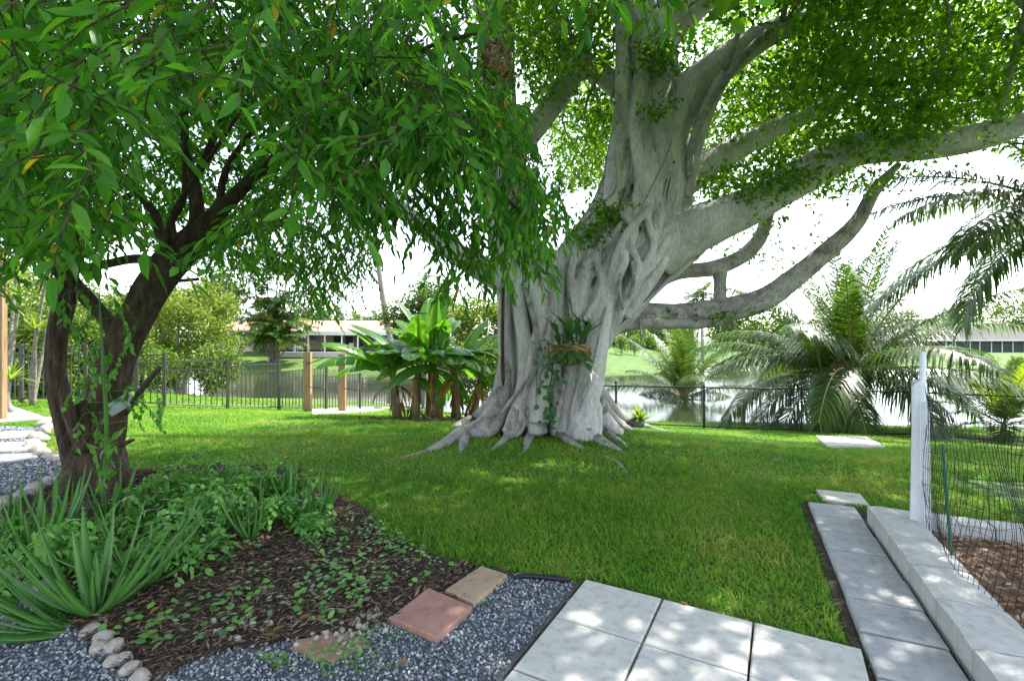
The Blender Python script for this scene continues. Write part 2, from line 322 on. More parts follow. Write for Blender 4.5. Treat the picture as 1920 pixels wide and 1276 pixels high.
grid_mesh(np.linspace(-420, 420, 60)[None], np.linspace(12.5, 60, 30)[:, None], np.full((30, 60), LAKE_Z), 'lake_water', M['water'], kind='structure')

def gpx(l): return [tuple(G(*q)[:2]) for q in l]
def sheet(name, poly, mat, step, lift, rough=0, **k):
    xs = [p[0] for p in poly]; ys = [p[1] for p in poly]
    X = np.arange(min(xs), max(xs)+step, step)[None]; Y = np.arange(min(ys), max(ys)+step, step)[:, None]
    Z = terrain(X, Y)+lift
    if rough: Z = Z+rough*(np.sin(X*9.1+Y*4)+np.sin(Y*13-X*7)+np.sin(X*23+2*Y*17)*.6+rng.uniform(-.8, .8, Z.shape))
    cx = (X[:, :-1]+X[:, 1:])/2; cyy = (Y[:-1]+Y[1:])/2
    keep = in_poly(np.broadcast_to(cx, (len(Y)-1, X.shape[1]-1)), np.broadcast_to(cyy, (len(Y)-1, X.shape[1]-1)), poly)
    return grid_mesh(X, Y, Z, name, mat, keep, **k)
MULCH = gpx([(625, 925), (690, 955), (715, 1010), (830, 1050), (965, 1078), (890, 1132), (720, 1180), (560, 1203), (400, 1228), (300, 1276)])+[(-1.62, 2.1), (-2.2, 2.46), (-3.05, 2.88), (-3.9, 3.5), (-5.0, 4.2)]+gpx([(20, 946), (60, 928), (130, 902), (230, 885), (400, 872), (560, 880)])
GRAVEL = gpx([(1098, 1097), (960, 1076), (860, 1130), (700, 1178), (560, 1200), (400, 1225), (280, 1270)])+[(-1.6, 2.12), (-2.2, 2.48), (-3.05, 2.9), (-3.9, 3.5), (-5.0, 4.15), (-6.2, 4.2), (-6.2, .6), (.3, .6), (-.45, 1.2)]
LPATH = gpx([(-60, 798), (75, 803), (68, 832), (135, 872), (140, 890), (62, 926), (0, 948)])+[(-6.6, 4.3), (-7.5, 6)]
sheet('mulch_bed', MULCH, M['mulch'], .035, .014, .004, kind='structure')
sheet('gravel_ground', GRAVEL, M['gravelbed'], .03, .006, .001, kind='structure')
sheet('gravel_path', LPATH, M['gravelbed'], .07, .008, .001, kind='structure')

# paved things near the camera: real slabs with their own edges
def slab_mesh(w, l, t, bev=.008):
    a, b = w/2, l/2; V = []
    for z, q in ((0, 0), (t-bev, 0), (t, bev)): V += [(-a+q, -b+q, z), (a-q, -b+q, z), (a-q, b-q, z), (-a+q, b-q, z)]
    Fq = [[8, 9, 10, 11], [3, 2, 1, 0]]
    for r in (0, 4):
        for k in range(4): Fq.append([r+k, r+(k+1) % 4, r+4+(k+1) % 4, r+4+k])
    return MB().add(V, None, Fq).mesh('slab')
def put(o, x, y, z, rz, tx=0, ty=0):
    o.location = (x, y, z); o.rotation_euler = (tx, ty, rz); return o
def jit(a): return random.uniform(-a, a)
def quad(name, p, z):
    return MB().add([(q[0], q[1], z) for q in p], None, [[3, 2, 1, 0]]).build(name, M['mulch'], kind='structure')
# patio
E1 = np.array([.8746, -.4848]); E2 = np.array([-.4848, -.8746]); O0 = np.array([.4477, 2.964]); TS = .462
patio = quad('patio', [tuple(O0-E1*.03-E2*.02), tuple(O0+E1*1.43-E2*.02), tuple(O0+E1*1.43+E2*2.4), tuple(O0-E1*.03+E2*2.4)], .008)
sm = slab_mesh(TS-.011, TS-.011, .04)
for i in range(3):
    for j in range(5):
        c = O0+E1*TS*(i+.5)+E2*TS*(j+.5)
        put(link('slab', sm, M['slab'], patio), c[0], c[1], .005+jit(.0015), math.atan2(E1[1], E1[0])+jit(.004), jit(.003), jit(.003))
PATIO = [tuple(O0-E1*.05-E2*.06), tuple(O0+E1*1.45-E2*.06), tuple(O0+E1*1.45+E2*2.5), tuple(O0-E1*.05+E2*2.5)]
# paver walk
U = np.array([-.434, -.901]); Vv = np.array([.901, -.434]); A0 = np.array([2.686, 4.389]); RZ = math.atan2(Vv[1], Vv[0])
walk = quad('paver_walk', [tuple(A0-Vv*.05-U*.03), tuple(A0+Vv*.42-U*.03), tuple(A0+Vv*.42+U*3.6), tuple(A0-Vv*.05+U*3.6)], .0095)
pm = slab_mesh(.352, .343, .045, .01)
for j in range(10):
    c = A0+Vv*.18+U*(.18+.362*j)
    put(link('paver', pm, M['paver'], walk), c[0]+jit(.004), c[1], .002+jit(.004), RZ+jit(.012), jit(.009), jit(.009))
WALK = [tuple(A0-Vv*.07-U*.04), tuple(A0+Vv*.42-U*.04), tuple(A0+Vv*.42+U*3.6), tuple(A0-Vv*.07+U*3.6)]
pl = G(1572, 938); sp = link('stepping_slab', slab_mesh(.36, .34, .04), M['path'], label='single pale cream paving slab set in grass past the grey pavers', cat='paving slab')
put(sp, pl[0]+.03, pl[1], .002, RZ+.04); SLABP = (pl[0]+.03, pl[1])
# low block wall, L shaped, with a chip filled bed behind
W0 = np.array([2.885, 3.93]); BH = .17
wall = thing('block_wall', 'low retaining wall of grey textured concrete blocks around the wood chip bed', 'wall', (W0[0], W0[1], 0))
def block(c, l, w, rz):
    n = 9; X = np.linspace(-l/2, l/2, n); m = MB(); Y = np.linspace(-w/2, w/2, 7); ny = 7
    Z = BH+rng.uniform(-.004, .004, (ny, n)); Z[[0, -1]] -= .006; Z[:, [0, -1]] -= .006
    V = np.stack([np.broadcast_to(X, Z.shape), np.broadcast_to(Y[:, None], Z.shape), Z], -1).reshape(-1, 3)
    i = np.arange(ny-1)[:, None]*n; j = np.arange(n-1)[None]; m.add(V, None, np.stack([i+j, i+j+1, i+n+j+1, i+n+j], -1).reshape(-1, 4))
    ring = [*range(n), *[n*k+n-1 for k in range(1, ny)], *[n*(ny-1)+k for k in range(n-2, -1, -1)], *[n*k for k in range(ny-2, 0, -1)]]
    R = V[ring]; R2 = R.copy(); R2[:, 2] = -.03; q = len(ring); k = np.arange(q)
    m.add(np.vstack([R, R2]), None, np.stack([k, q+k, q+(k+1) % q, (k+1) % q], 1))
    o = link('block', m.mesh('block', False), M['block'], wall, loc=(c[0]-W0[0], c[1]-W0[1], jit(.003)), rot=(jit(.004), jit(.004), rz)); return o
BW = .27; RU = math.atan2(U[1], U[0])
for a, b in ((0, .212), (.228, .662), (.678, 1.112), (1.128, 1.562), (1.578, 2.012), (2.028, 2.462), (2.478, 2.9)):
    block(W0+U*(a+b)/2+Vv*BW/2, b-a, BW, RU)
for k in range(6):
    block(W0+Vv*(BW+.01+.44*k+.215)+U*.1, .43, .19, RZ)
BED = [tuple(W0+Vv*BW+U*.2), tuple(W0+Vv*2.6+U*.2), tuple(W0+Vv*2.6+U*3), tuple(W0+Vv*BW+U*3)]
sheet('wood_chip_bed', BED, M['chips'], .06, .06, .006, kind='structure')
BEDALL = [tuple(W0-U*.05-Vv*.03), tuple(W0+Vv*2.9-U*.05), tuple(W0+Vv*2.9+U*3), tuple(W0-Vv*.03+U*3)]
# red pavers
def paver_px(name, q, t, mat, label):
    c = np.array([[*gp] for gp in q]); ctr = c.mean(0); m = MB(); b = .006; V = []
    for z, s in ((0, 1.), (t-b, 1.), (t, .97)): V += [((p[0]-ctr[0])*s, (p[1]-ctr[1])*s, z) for p in c]
    Fq = [[8, 9, 10, 11], [3, 2, 1, 0]]
    for r in (0, 4):
        for k in range(4): Fq.append([r+k, r+(k+1) % 4, r+4+(k+1) % 4, r+4+k])
    o = m.add(V, None, Fq).build(name, mat, label=label, cat='paver'); o.location = (ctr[0], ctr[1], .004); return o
def g0(px, py, z=0): d = (CH-z)*F/(py-638); return ((px-960)/F*d, d)
paver_px('stepping_paver', [g0(835, 1107, .035), g0(888, 1132, .035), g0(951, 1078, .035), g0(903, 1062, .035)], .04, M['tan'], 'smaller tan and pink square paver against the lawn edge')
paver_px('stepping_paver', [g0(730, 1160, .035), g0(820, 1197, .035), g0(886, 1138, .035), g0(803, 1103, .035)], .04, M['red'], 'larger dull red square paver lying on the blue gravel')
fl = MB(); ang = np.linspace(0, 2*math.pi, 12)[:-1]; rr = np.array([.17, .13, .12, .15, .11, .16, .14, .1, .13, .16, .12]); c = g0(615, 1216)
V = [(r*math.cos(a)*1.2, r*math.sin(a)*.8, z) for z, s in ((0, 1), (.016, 1)) for a, r in zip(ang, rr)]+[(0, 0, .018)]
fl.add(V, [[11+k, 11+(k+1) % 11, 22] for k in range(11)], [[k, (k+1) % 11, 11+(k+1) % 11, 11+k] for k in range(11)])
o = fl.build('flagstone', M['red'], label='broken reddish flagstone sunk flush in the gravel and weeds', cat='flagstone'); o.location = (c[0], c[1], .004)
ed = MB(); a, b = g0(985, 1078, .03), g0(1068, 1086, .03); ed.tube(smooth_path([(a[0]-.08, a[1], .0), (a[0], a[1], .028), (b[0], b[1], .03)], 10), .017, 10)
ed.build('lawn_edging', M['black'], smooth=True, label='short length of black plastic edging tube at the lawn edge', cat='edging')
# far slabs
def flat_slab(name, pts, t, mat, **k):
    m = MB(); n = len(pts); V = []
    for dz in (-.05, t): V += [(p[0], p[1], tz(p[0], p[1])+dz) for p in pts]
    c = np.mean(np.array(V[n:]), 0); V.append(tuple(c))
    m.add(V, [[n+i, n+(i+1) % n, 2*n] for i in range(n)], [[i, (i+1) % n, n+(i+1) % n, n+i] for i in range(n)])
    return m.build(name, mat, **k)
CPAD = gpx([(1530, 820), (1625, 822), (1660, 842), (1550, 840)])
flat_slab('concrete_pad', CPAD, .05, M['path'], label='worn pale concrete pad lying in the grass before the chain link fence', cat='slab')
DOCK = gpx([(585, 778), (700, 772), (740, 764), (800, 757), (800, 749), (725, 752), (640, 764), (585, 768)])
flat_slab('concrete_path', DOCK, .03, M['path'], kind='structure')
LSL = gpx([(-80, 770), (25, 765), (92, 788), (-80, 800)])
flat_slab('concrete_walk', LSL, .04, M['path'], kind='structure')
def stepper(px, py, rx, ry, lab):
    c = G(px, py); m = MB(); n = 16; V = []
    for z, s in ((0, 1), (.03, 1), (.04, .96)): V += [(math.cos(a)*rx*s*(1+.06*math.sin(3*a+px)), math.sin(a)*ry*s, z) for a in np.linspace(0, 2*math.pi, n+1)[:-1]]
    V.append((0, 0, .041)); Fq = [[r*n+k, r*n+(k+1) % n, (r+1)*n+(k+1) % n, (r+1)*n+k] for r in (0, 1) for k in range(n)]
    o = m.add(V, [[2*n+k, 2*n+(k+1) % n, 3*n] for k in range(n)], Fq).build('stepping_stone', M['path'], label=lab, cat='stepping stone', group='stepping stones of the gravel path')
    o.location = tuple(c+[0, 0, .003])
for q in ((10, 819, .42, .3, 'rounded white stepping stone next to the concrete walk'), (5, 842, .5, .32, 'widest white stepping stone, middle one of the gravel path'), (8, 863, .36, .22, 'smallest white stepping stone, farthest from the concrete walk')): stepper(*q)
# ------------------------------------------------------------------ stones edging the bed
def rock_mesh(seed):
    g = np.random.default_rng(seed); m = MB(); nu, nv = 10, 6; V = []
    ph = g.uniform(0, 6, 6); am = g.uniform(.02, .07, 6)
    for v in range(nv+1):
        for u in range(nu):
            t = math.pi*v/nv; p = 2*math.pi*u/nu; d = np.array([math.sin(t)*math.cos(p), math.sin(t)*math.sin(p), math.cos(t)])
            r = 1+sum(am[k]*math.sin((k % 3+1)*d[k % 3]*2.2+ph[k]) for k in range(6)); V.append(d*r*.5)
    Fq = [[v*nu+u, (v+1)*nu+u, (v+1)*nu+(u+1) % nu, v*nu+(u+1) % nu] for v in range(nv) for u in range(nu)]
    me = m.add(V, None, Fq).mesh('stone', True); me.materials.append(M['rock']); return me
rocks = [rock_mesh(s) for s in range(6)]
def edging(label, pts, s):
    c0 = G(*pts[0]); e = thing('stone_edging', label, 'stone edging', c0, world_parts=False)
    for k, (px, py) in enumerate(pts):
        g = G(px, py); z = s*random.uniform(.8, 1.2)
        link('stone', rocks[k % 6], None, e, loc=(g[0]-c0[0], g[1]-c0[1], g[2]-c0[2]+.2*z), rot=(jit(.4), jit(.4), jit(3)))
        e.children[-1].scale = (z*random.uniform(1, 1.25), z*random.uniform(.85, 1.05), z*.8)
edging('curving row of pale rounded stones between gravel path and lawn', [(88, 792), (80, 800), (88, 807), (80, 814), (66, 822), (78, 828), (62, 836), (55, 843), (68, 848), (80, 855), (92, 860), (105, 864), (118, 866), (130, 872)], .17)
edging('row of rounded stones along mulch bed left of the dark trunk', [(-20, 965), (5, 953), (20, 946), (36, 937), (50, 931), (64, 926), (78, 919), (90, 914), (104, 908), (122, 902)], .16)
edging('short row of tan river stones at the aloe bed corner', [(168, 1190), (192, 1204), (214, 1220), (186, 1222), (232, 1238), (212, 1246), (246, 1260), (262, 1280)], .088)
edging('few mossy stones under the aloe leaves beside gravel', [(5, 1082), (28, 1092), (52, 1108), (70, 1118)], .13)

# ------------------------------------------------------------------ loose surface pieces
def inside_any(x, y, polys):
    r = np.zeros(x.shape, bool)
    for p in polys: r |= in_poly(x, y, p)
    return r
def scatter(poly, n):
    xs = np.array([p[0] for p in poly]); ys = np.array([p[1] for p in poly]); out = []; k = 0
    while k < n:
        x = rng.uniform(xs.min(), xs.max(), n*2); y = rng.uniform(ys.min(), ys.max(), n*2); s = in_poly(x, y, poly)
        out.append(np.stack([x[s], y[s]], 1)); k += s.sum()
    return np.vstack(out)[:n]
OCT = np.array([[1, 0, 0], [-1, 0, 0], [0, 1, 0], [0, -1, 0], [0, 0, 1], [0, 0, -1]], float)
OF = np.array([[0, 2, 4], [2, 1, 4], [1, 3, 4], [3, 0, 4], [2, 0, 5], [1, 2, 5], [3, 1, 5], [0, 3, 5]])
def pebbles(pts, size, mat, name, **k):
    n = len(pts); R = unit(rng.normal(size=(n, 3))); S = unit(np.cross(R, rng.normal(size=(n, 3)))); T = np.cross(R, S)
    sc = size*rng.uniform(.6, 1.25, (n, 3, 1)); B = np.stack([R, S, T], 1)*sc
    V = np.einsum('ij,njk->nik', OCT+0*.1, B)*rng.uniform(.82, 1.12, (n, len(OCT), 1))
    V += np.stack([pts[:, 0], pts[:, 1], terrain(pts[:, 0], pts[:, 1])+.006+size*rng.uniform(.2, 1.1, n)], 1)[:, None]
    Fc = (np.arange(n)[:, None, None]*len(OCT)+OF[None]).reshape(-1, 3)
    return MB().add(V.reshape(-1, 3), Fc).build(name, mat, smooth=len(OCT) > 6, kind='stuff', **k)
pts = scatter(GRAVEL, 70000); pts = pts[(pts[:, 1] > 1.8)&(np.abs(pts[:, 0]/pts[:, 1]) < 1.9)]; pts = pts[~in_poly(pts[:, 0], pts[:, 1], PATIO)]
pebbles(pts[:32000], .0085, M['pebble'], 'gravel', label='loose blue grey gravel chips beside the patio slabs', cat='gravel')
pebbles(scatter(LPATH, 8000), .016, M['pebble'], 'gravel', label='dark gravel covering the curved path left of trunk', cat='gravel')
def chips(pts, L, W, mat, name, lift, **k):
    n = len(pts); a = rng.uniform(0, 6.3, n); A = unit(np.stack([np.cos(a), np.sin(a), rng.uniform(-.25, .4, n)], 1)); N = unit(rng.normal(size=(n, 3))*.5+[0, 0, 1])
    Pn = np.stack([pts[:, 0], pts[:, 1], terrain(pts[:, 0], pts[:, 1])+lift+rng.uniform(0, .018, n)], 1)
    V, Ft = leaf_geo(Pn, A, N, L*rng.uniform(.4, 1.4, n), W*rng.uniform(.5, 1.4, n), .03, .05)
    return MB().add(V, Ft).build(name, mat, kind='stuff', **k)
chips(scatter(MULCH, 26000), .055, .012, M['chips'], 'mulch_chips', .016, label='dark shredded mulch covering the planting bed', cat='mulch')
chips(scatter(BED, 7000), .07, .02, M['straw'], 'wood_chips', .07, label='reddish brown wood chips filling the walled bed', cat='wood chips')

# ------------------------------------------------------------------ the big fig tree
FD = 8.0
def pxp(l):                      # [(px, py, depth, radius px)] -> points, radii
    a = np.array([P(q[0], q[1], q[2]) for q in l]); r = np.array([q[3]/F*q[2] for q in l]); return a, r
def frame(path):
    T = unit(np.gradient(path, axis=0)); u = np.cross(T[0], [0, 1, 0.]); u = u/np.linalg.norm(u); U_ = []
    for t in T: u = u-t*np.dot(u, t); u = u/np.linalg.norm(u); U_.append(u)
    U_ = np.array(U_); return U_, np.cross(T, U_)
AER = []
def surface_roots(core, rad, n, rr, seed, cover=(.3, .8), drift=1.2, out=1.05, lo=0., hi=1.):
    g = np.random.default_rng(seed); U_, W_ = frame(core); m = len(core)
    for k in range(n):
        ln = g.uniform(*cover)*(hi-lo); t0 = g.uniform(lo, hi-ln); i0 = int(t0*(m-1)); ii = np.arange(i0, min(m-1, i0+max(6, int(ln*m)))+1); s = np.linspace(0, 1, len(ii))
        a = g.uniform(0, 6.283)+drift*g.normal()*.7*s+.1*np.sin(s*g.uniform(3, 9)+g.uniform(0, 6)); r = g.uniform(*rr); rads = r*(.6+.4*np.sin(s*math.pi))
        q = core[ii]+(U_[ii]*np.cos(a)[:, None]+W_[ii]*np.sin(a)[:, None])*(rad[ii]*out+.012-.05*(np.abs(s-.5)*2)**6)[:, None]
        b = MB(); b.tube(q, rads, 7); b.build('aerial_root', M['figbark2' if k % 3 == 0 else 'figbark'], fig, smooth=True)
def strands(mb, core, rad, n, rr, seed, cover=(.25, .8), drift=1.0, facing=None, out=.93):
    """root strands running along and around a limb"""
    g = np.random.default_rng(seed); U_, W_ = frame(core); m = len(core)
    for k in range(n):
        ln = g.uniform(*cover); t0 = g.uniform(0, 1-ln); i0 = int(t0*(m-1)); i1 = min(m-1, i0+max(6, int(ln*m)))
        ii = np.arange(i0, i1+1); s = np.linspace(0, 1, len(ii)); th = g.uniform(0, 6.283) if facing is None else facing+g.normal()*1.0
        a = th+drift*g.normal()*.7*s+g.uniform(.03, .16)*np.sin(s*g.uniform(3, 10)+g.uniform(0, 6)); r = g.uniform(*rr)
        rads = r*(.72+.28*np.sin(s*math.pi))*(1+.12*np.sin(s*g.uniform(8, 20)+g.uniform(0, 6))); rads[0] *= .5; rads[-1] *= .45
        R = rad[ii]*out-r*.05; q = core[ii]+(U_[ii]*np.cos(a)[:, None]+W_[ii]*np.sin(a)[:, None])*R[:, None]
        mb.tube(q, rads, 8)
def remesh(mb, name, mat, parent, voxel, smooth=1, dec=.5, **k):
    me = mb.mesh(name, True); o = bpy.data.objects.new(name, me); C.objects.link(o)
    md = o.modifiers.new('r', 'REMESH'); md.mode = 'VOXEL'; md.voxel_size = voxel; md.use_smooth_shade = True
    if smooth: sm_ = o.modifiers.new('s', 'SMOOTH'); sm_.factor = .5; sm_.iterations = smooth
    dm = o.modifiers.new('d', 'DECIMATE'); dm.ratio = dec
    dg = bpy.context.evaluated_depsgraph_get(); me2 = bpy.data.meshes.new_from_object(o.evaluated_get(dg))
    bpy.data.objects.remove(o); bpy.data.meshes.remove(me); me2.name = name
    me2.polygons.foreach_set('use_smooth', np.ones(len(me2.polygons), bool))
    if len(me2.materials): me2.materials.clear()
    return link(name, me2, mat, parent, **k)
fb = P(1035, 800, FD); fb[2] = tz(fb[0], fb[1])
fig = thing('fig_tree', 'huge grey strangler fig with braided aerial roots and spreading buttresses on the lawn', 'tree', fb)
tm = MB()
# core of the trunk: left leaning limb and right main stem share the broad base
c1, r1 = pxp([(1035, 830, 8.0, 36), (1035, 760, 8.0, 32), (1040, 680, 8.0, 36), (1060, 600, 8.0, 54), (1110, 520, 8.0, 74), (1175, 440, 8.0, 78), (1205, 370, 8.0, 74), (1215, 290, 8.05, 66), (1220, 210, 8.1, 58), (1215, 130, 8.15, 50), (1205, 50, 8.2, 44), (1195, -60, 8.3, 40), (1190, -160, 8.4, 34)])
c2, r2 = pxp([(985, 820, 8.0, 24), (985, 720, 8.0, 22), (980, 620, 8.0, 30), (972, 520, 8.0, 44), (962, 440, 8.05, 42), (948, 340, 8.1, 36), (934, 230, 8.2, 33), (930, 110, 8.3, 30), (938, 0, 8.4, 28), (950, -110, 8.5, 24)])
c3, r3 = pxp([(1080, 820, 8.1, 26), (1080, 720, 8.1, 22), (1100, 640, 8.05, 26), (1150, 570, 8.0, 42), (1200, 510, 7.95, 44), (1260, 460, 7.9, 44), (1320, 425, 7.8, 42)])
paths = []
for c, r, n in ((c1, r1, 110), (c2, r2, 90), (c3, r3, 60)):
    cc = smooth_path(c, n); q = lerp_path(r, n); paths.append((cc, q)); tm.tube(cc, q*.87, 18, bump=.05, seed=n)
(p1, q1), (p2, q2), (p3_, q3) = paths
strands(tm, p1[:80], q1[:80], 96, (.03, .08), 1, (.25, .7), .9, None, 1.02)
strands(tm, p1[45:], q1[45:], 56, (.025, .075), 2, (.3, .9), .6, None, 1.02)
strands(tm, p2, q2, 44, (.025, .06), 3, (.25, .8), .7, None, 1.02)
strands(tm, p3_, q3, 44, (.025, .065), 4, (.3, .9), .7, None, 1.03)
strands(tm, p1[25:80], q1[25:80], 50, (.014, .03), 5, (.2, .6), 1.6, None, 1.1)
strands(tm, p3_, q3, 24, (.014, .028), 6, (.2, .6), 1.3, None, 1.12)
def col(l, n=26, s=12, mb=tm, bump=.04):
    a, r = pxp(l); r = r*.86; mb.tube(smooth_path(a, n), lerp_path(r, n), s, bump=bump, seed=int(l[0][0]*7+l[-1][1]))
# vertical root columns that make the fluted lower trunk (front face is nearer the camera)
col([(948, 500, 7.9, 12), (946, 600, 7.8, 16), (952, 700, 7.8, 18), (946, 770, 7.8, 22), (930, 800, 7.75, 26)])
col([(985, 470, 7.75, 15), (975, 560, 7.6, 17), (985, 650, 7.55, 18), (985, 720, 7.5, 19), (968, 790, 7.45, 24), (955, 815, 7.4, 20)])
col([(962, 450, 7.7, 13), (1000, 540, 7.5, 15), (1012, 620, 7.45, 16), (1002, 700, 7.4, 17), (1005, 760, 7.4, 19), (1008, 812, 7.35, 22)])
col([(1030, 470, 7.6, 18), (1022, 560, 7.5, 18), (1014, 640, 7.4, 18), (1014, 720, 7.35, 20), (1012, 790, 7.3, 25)])
col([(1075, 440, 7.5, 17), (1050, 520, 7.45, 18), (1045, 600, 7.5, 17), (1040, 680, 7.5, 14), (1046, 760, 7.4, 14), (1046, 815, 7.35, 16)])
col([(1110, 470, 7.4, 18), (1085, 560, 7.4, 20), (1080, 640, 7.45, 18), (1072, 720, 7.4, 17), (1062, 770, 7.35, 17), (1060, 808, 7.3, 18)])
col([(1150, 540, 7.3, 15), (1135, 570, 7.25, 20), (1120, 640, 7.25, 25), (1108, 710, 7.2, 29), (1098, 770, 7.2, 36), (1092, 825, 7.2, 42)])
col([(1165, 560, 7.6, 18), (1130, 630, 7.6, 15), (1104, 700, 7.6, 16), (1118, 760, 7.6, 18), (1148, 800, 7.5, 14), (1165, 812, 7.4, 10)])
col([(1180, 420, 7.35, 14), (1150, 480, 7.3, 17), (1130, 540, 7.3, 18), (1105, 600, 7.4, 15)])
col([(1240, 400, 7.35, 14), (1215, 470, 7.3, 17), (1180, 540, 7.3, 18), (1150, 600, 7.35, 16), (1135, 650, 7.5, 12)])
col([(1275, 330, 7.5, 14), (1265, 400, 7.45, 15), (1250, 470, 7.4, 16), (1215, 530, 7.4, 16), (1170, 590, 7.5, 16)])
col([(1160, 250, 7.6, 16), (1150, 330, 7.5, 18), (1140, 400, 7.4, 18), (1100, 460, 7.45, 16), (1065, 520, 7.5, 15)])
col([(1162, -60, 7.8, 13), (1165, 60, 7.7, 14), (1166, 160, 7.6, 15), (1160, 260, 7.55, 17), (1150, 340, 7.5, 16)])
col([(1212, 60, 7.75, 18), (1200, 160, 7.6, 18), (1190, 240, 7.5, 17), (1200, 320, 7.4, 15), (1195, 390, 7.35, 13)])
col([(1240, 150, 7.6, 20), (1238, 230, 7.5, 22), (1242, 300, 7.45, 18), (1262, 370, 7.45, 13)])
col([(1325, 130, 7.7, 16), (1285, 190, 7.55, 18), (1262, 260, 7.5, 17), (1268, 340, 7.45, 13), (1250, 400, 7.4, 11)])
# knotted roots in the middle
for q in ([(1165, 400, 7.2, 9), (1190, 430, 7.08, 10), (1182, 460, 7.05, 10), (1195, 500, 7.1, 9), (1170, 560, 7.2, 8)],
          [(1215, 395, 7.2, 8), (1185, 425, 7.08, 9), (1165, 455, 7.08, 10), (1150, 500, 7.12, 9), (1140, 545, 7.2, 8)],
          [(1230, 350, 7.35, 8), (1215, 410, 7.2, 9), (1225, 460, 7.15, 9), (1200, 510, 7.15, 10), (1165, 580, 7.3, 8)],
          [(1290, 440, 7.4, 9), (1330, 425, 7.3, 9), (1370, 428, 7.3, 8)], [(1280, 410, 7.3, 9), (1290, 450, 7.3, 10), (1305, 475, 7.35, 8)],
          [(1162, 462, 7.08, 8), (1172, 486, 7.03, 10), (1160, 520, 7.08, 9), (1150, 560, 7.2, 7)], [(1140, 430, 7.3, 8), (1120, 480, 7.25, 9), (1128, 540, 7.2, 8), (1098, 600, 7.25, 8)],
          [(1255, 440, 7.25, 9), (1228, 490, 7.2, 9), (1188, 535, 7.2, 9), (1150, 590, 7.25, 8)], [(1085, 450, 7.3, 9), (1070, 520, 7.3, 9), (1078, 590, 7.3, 8), (1064, 660, 7.3, 8)], [(1040, 470, 7.45, 8), (1035, 560, 7.4, 9), (1042, 640, 7.38, 9), (1030, 720, 7.3, 8)],
          [(1200, 330, 7.35, 8), (1185, 390, 7.25, 8), (1150, 440, 7.25, 9), (1095, 500, 7.3, 9)]):
    col(q, 18, 8)
remesh(tm, 'trunk', M['figbark'], fig, .0165, 0, dec=.42)
surface_roots(p1, q1, 60, (.01, .03), 21, (.25, .6), 1.3, 1.1, .2, .9); surface_roots(p2, q2, 14, (.01, .025), 22, (.3, .7), 1.2, 1.1, .3, 1); surface_roots(p3_, q3, 16, (.012, .028), 23, (.3, .7), 1.2, 1.12, .3, 1)
# buttress roots spreading over the lawn, following the ground
def root(l):
    n = 30; a = np.array([[*G(q[0], q[1])[:2], 0] if len(q) == 3 else [*P(q[0], q[1], q[3])] for q in l]); r = np.array([q[2]/F*a[k][1] for k, q in enumerate(l)])
    for k, q in enumerate(l):
        if len(q) == 3: a[k, 2] = tz(a[k, 0], a[k, 1])+(r[k]*.12 if k < len(l)-1 else -r[k])
    mb = MB(); pp = smooth_path(a, n); rq = lerp_path(r, n); mb.tube(pp, rq, 12, bump=.07, seed=int(l[-1][0]))
    mb.build('buttress_root', M['figbark2'], fig, smooth=True)
root([(952, 610, 6, 7.9), (946, 690, 15, 7.75), (935, 765, 24, 7.7), (905, 805, 24, 7.45), (868, 818, 19), (838, 832, 12), (805, 846, 7), (760, 858, 3.5), (700, 868, 1)])
root([(872, 816, 12), (868, 836, 8), (862, 850, 3)])
root([(955, 640, 6, 8.1), (942, 715, 13, 8.2), (920, 762, 15, 8.35), (890, 786, 13), (862, 797, 8), (845, 801, 3)])
root([(975, 755, 16, 7.5), (965, 795, 15, 7.35), (950, 822, 9), (932, 838, 5), (905, 850, 2)])
root([(1000, 770, 15, 7.3), (1000, 805, 14), (990, 828, 8), (985, 845, 4), (965, 858, 1.5)])
root([(1042, 770, 13, 7.3), (1045, 805, 14), (1060, 825, 9), (1085, 838, 6), (1110, 845, 2)])
root([(1090, 780, 26, 7.15), (1105, 815, 18), (1130, 832, 11), (1155, 842, 6), (1180, 856, 2)])
root([(1112, 780, 20, 7.3), (1128, 810, 13), (1160, 828, 6), (1180, 838, 2.5)])
root([(1105, 690, 14, 7.6), (1128, 765, 16, 7.6), (1165, 800, 11), (1200, 812, 4)])
root([(1104, 680, 12, 7.9), (1128, 745, 15, 7.9), (1172, 790, 12), (1220, 804, 6), (1270, 812, 2)])
root([(1120, 850, 1), (1140, 858, 3), (1158, 868, 4), (1170, 880, 2.5), (1180, 890, 1)])
root([(690, 968, 2), (720, 952, 4), (742, 940, 3)])
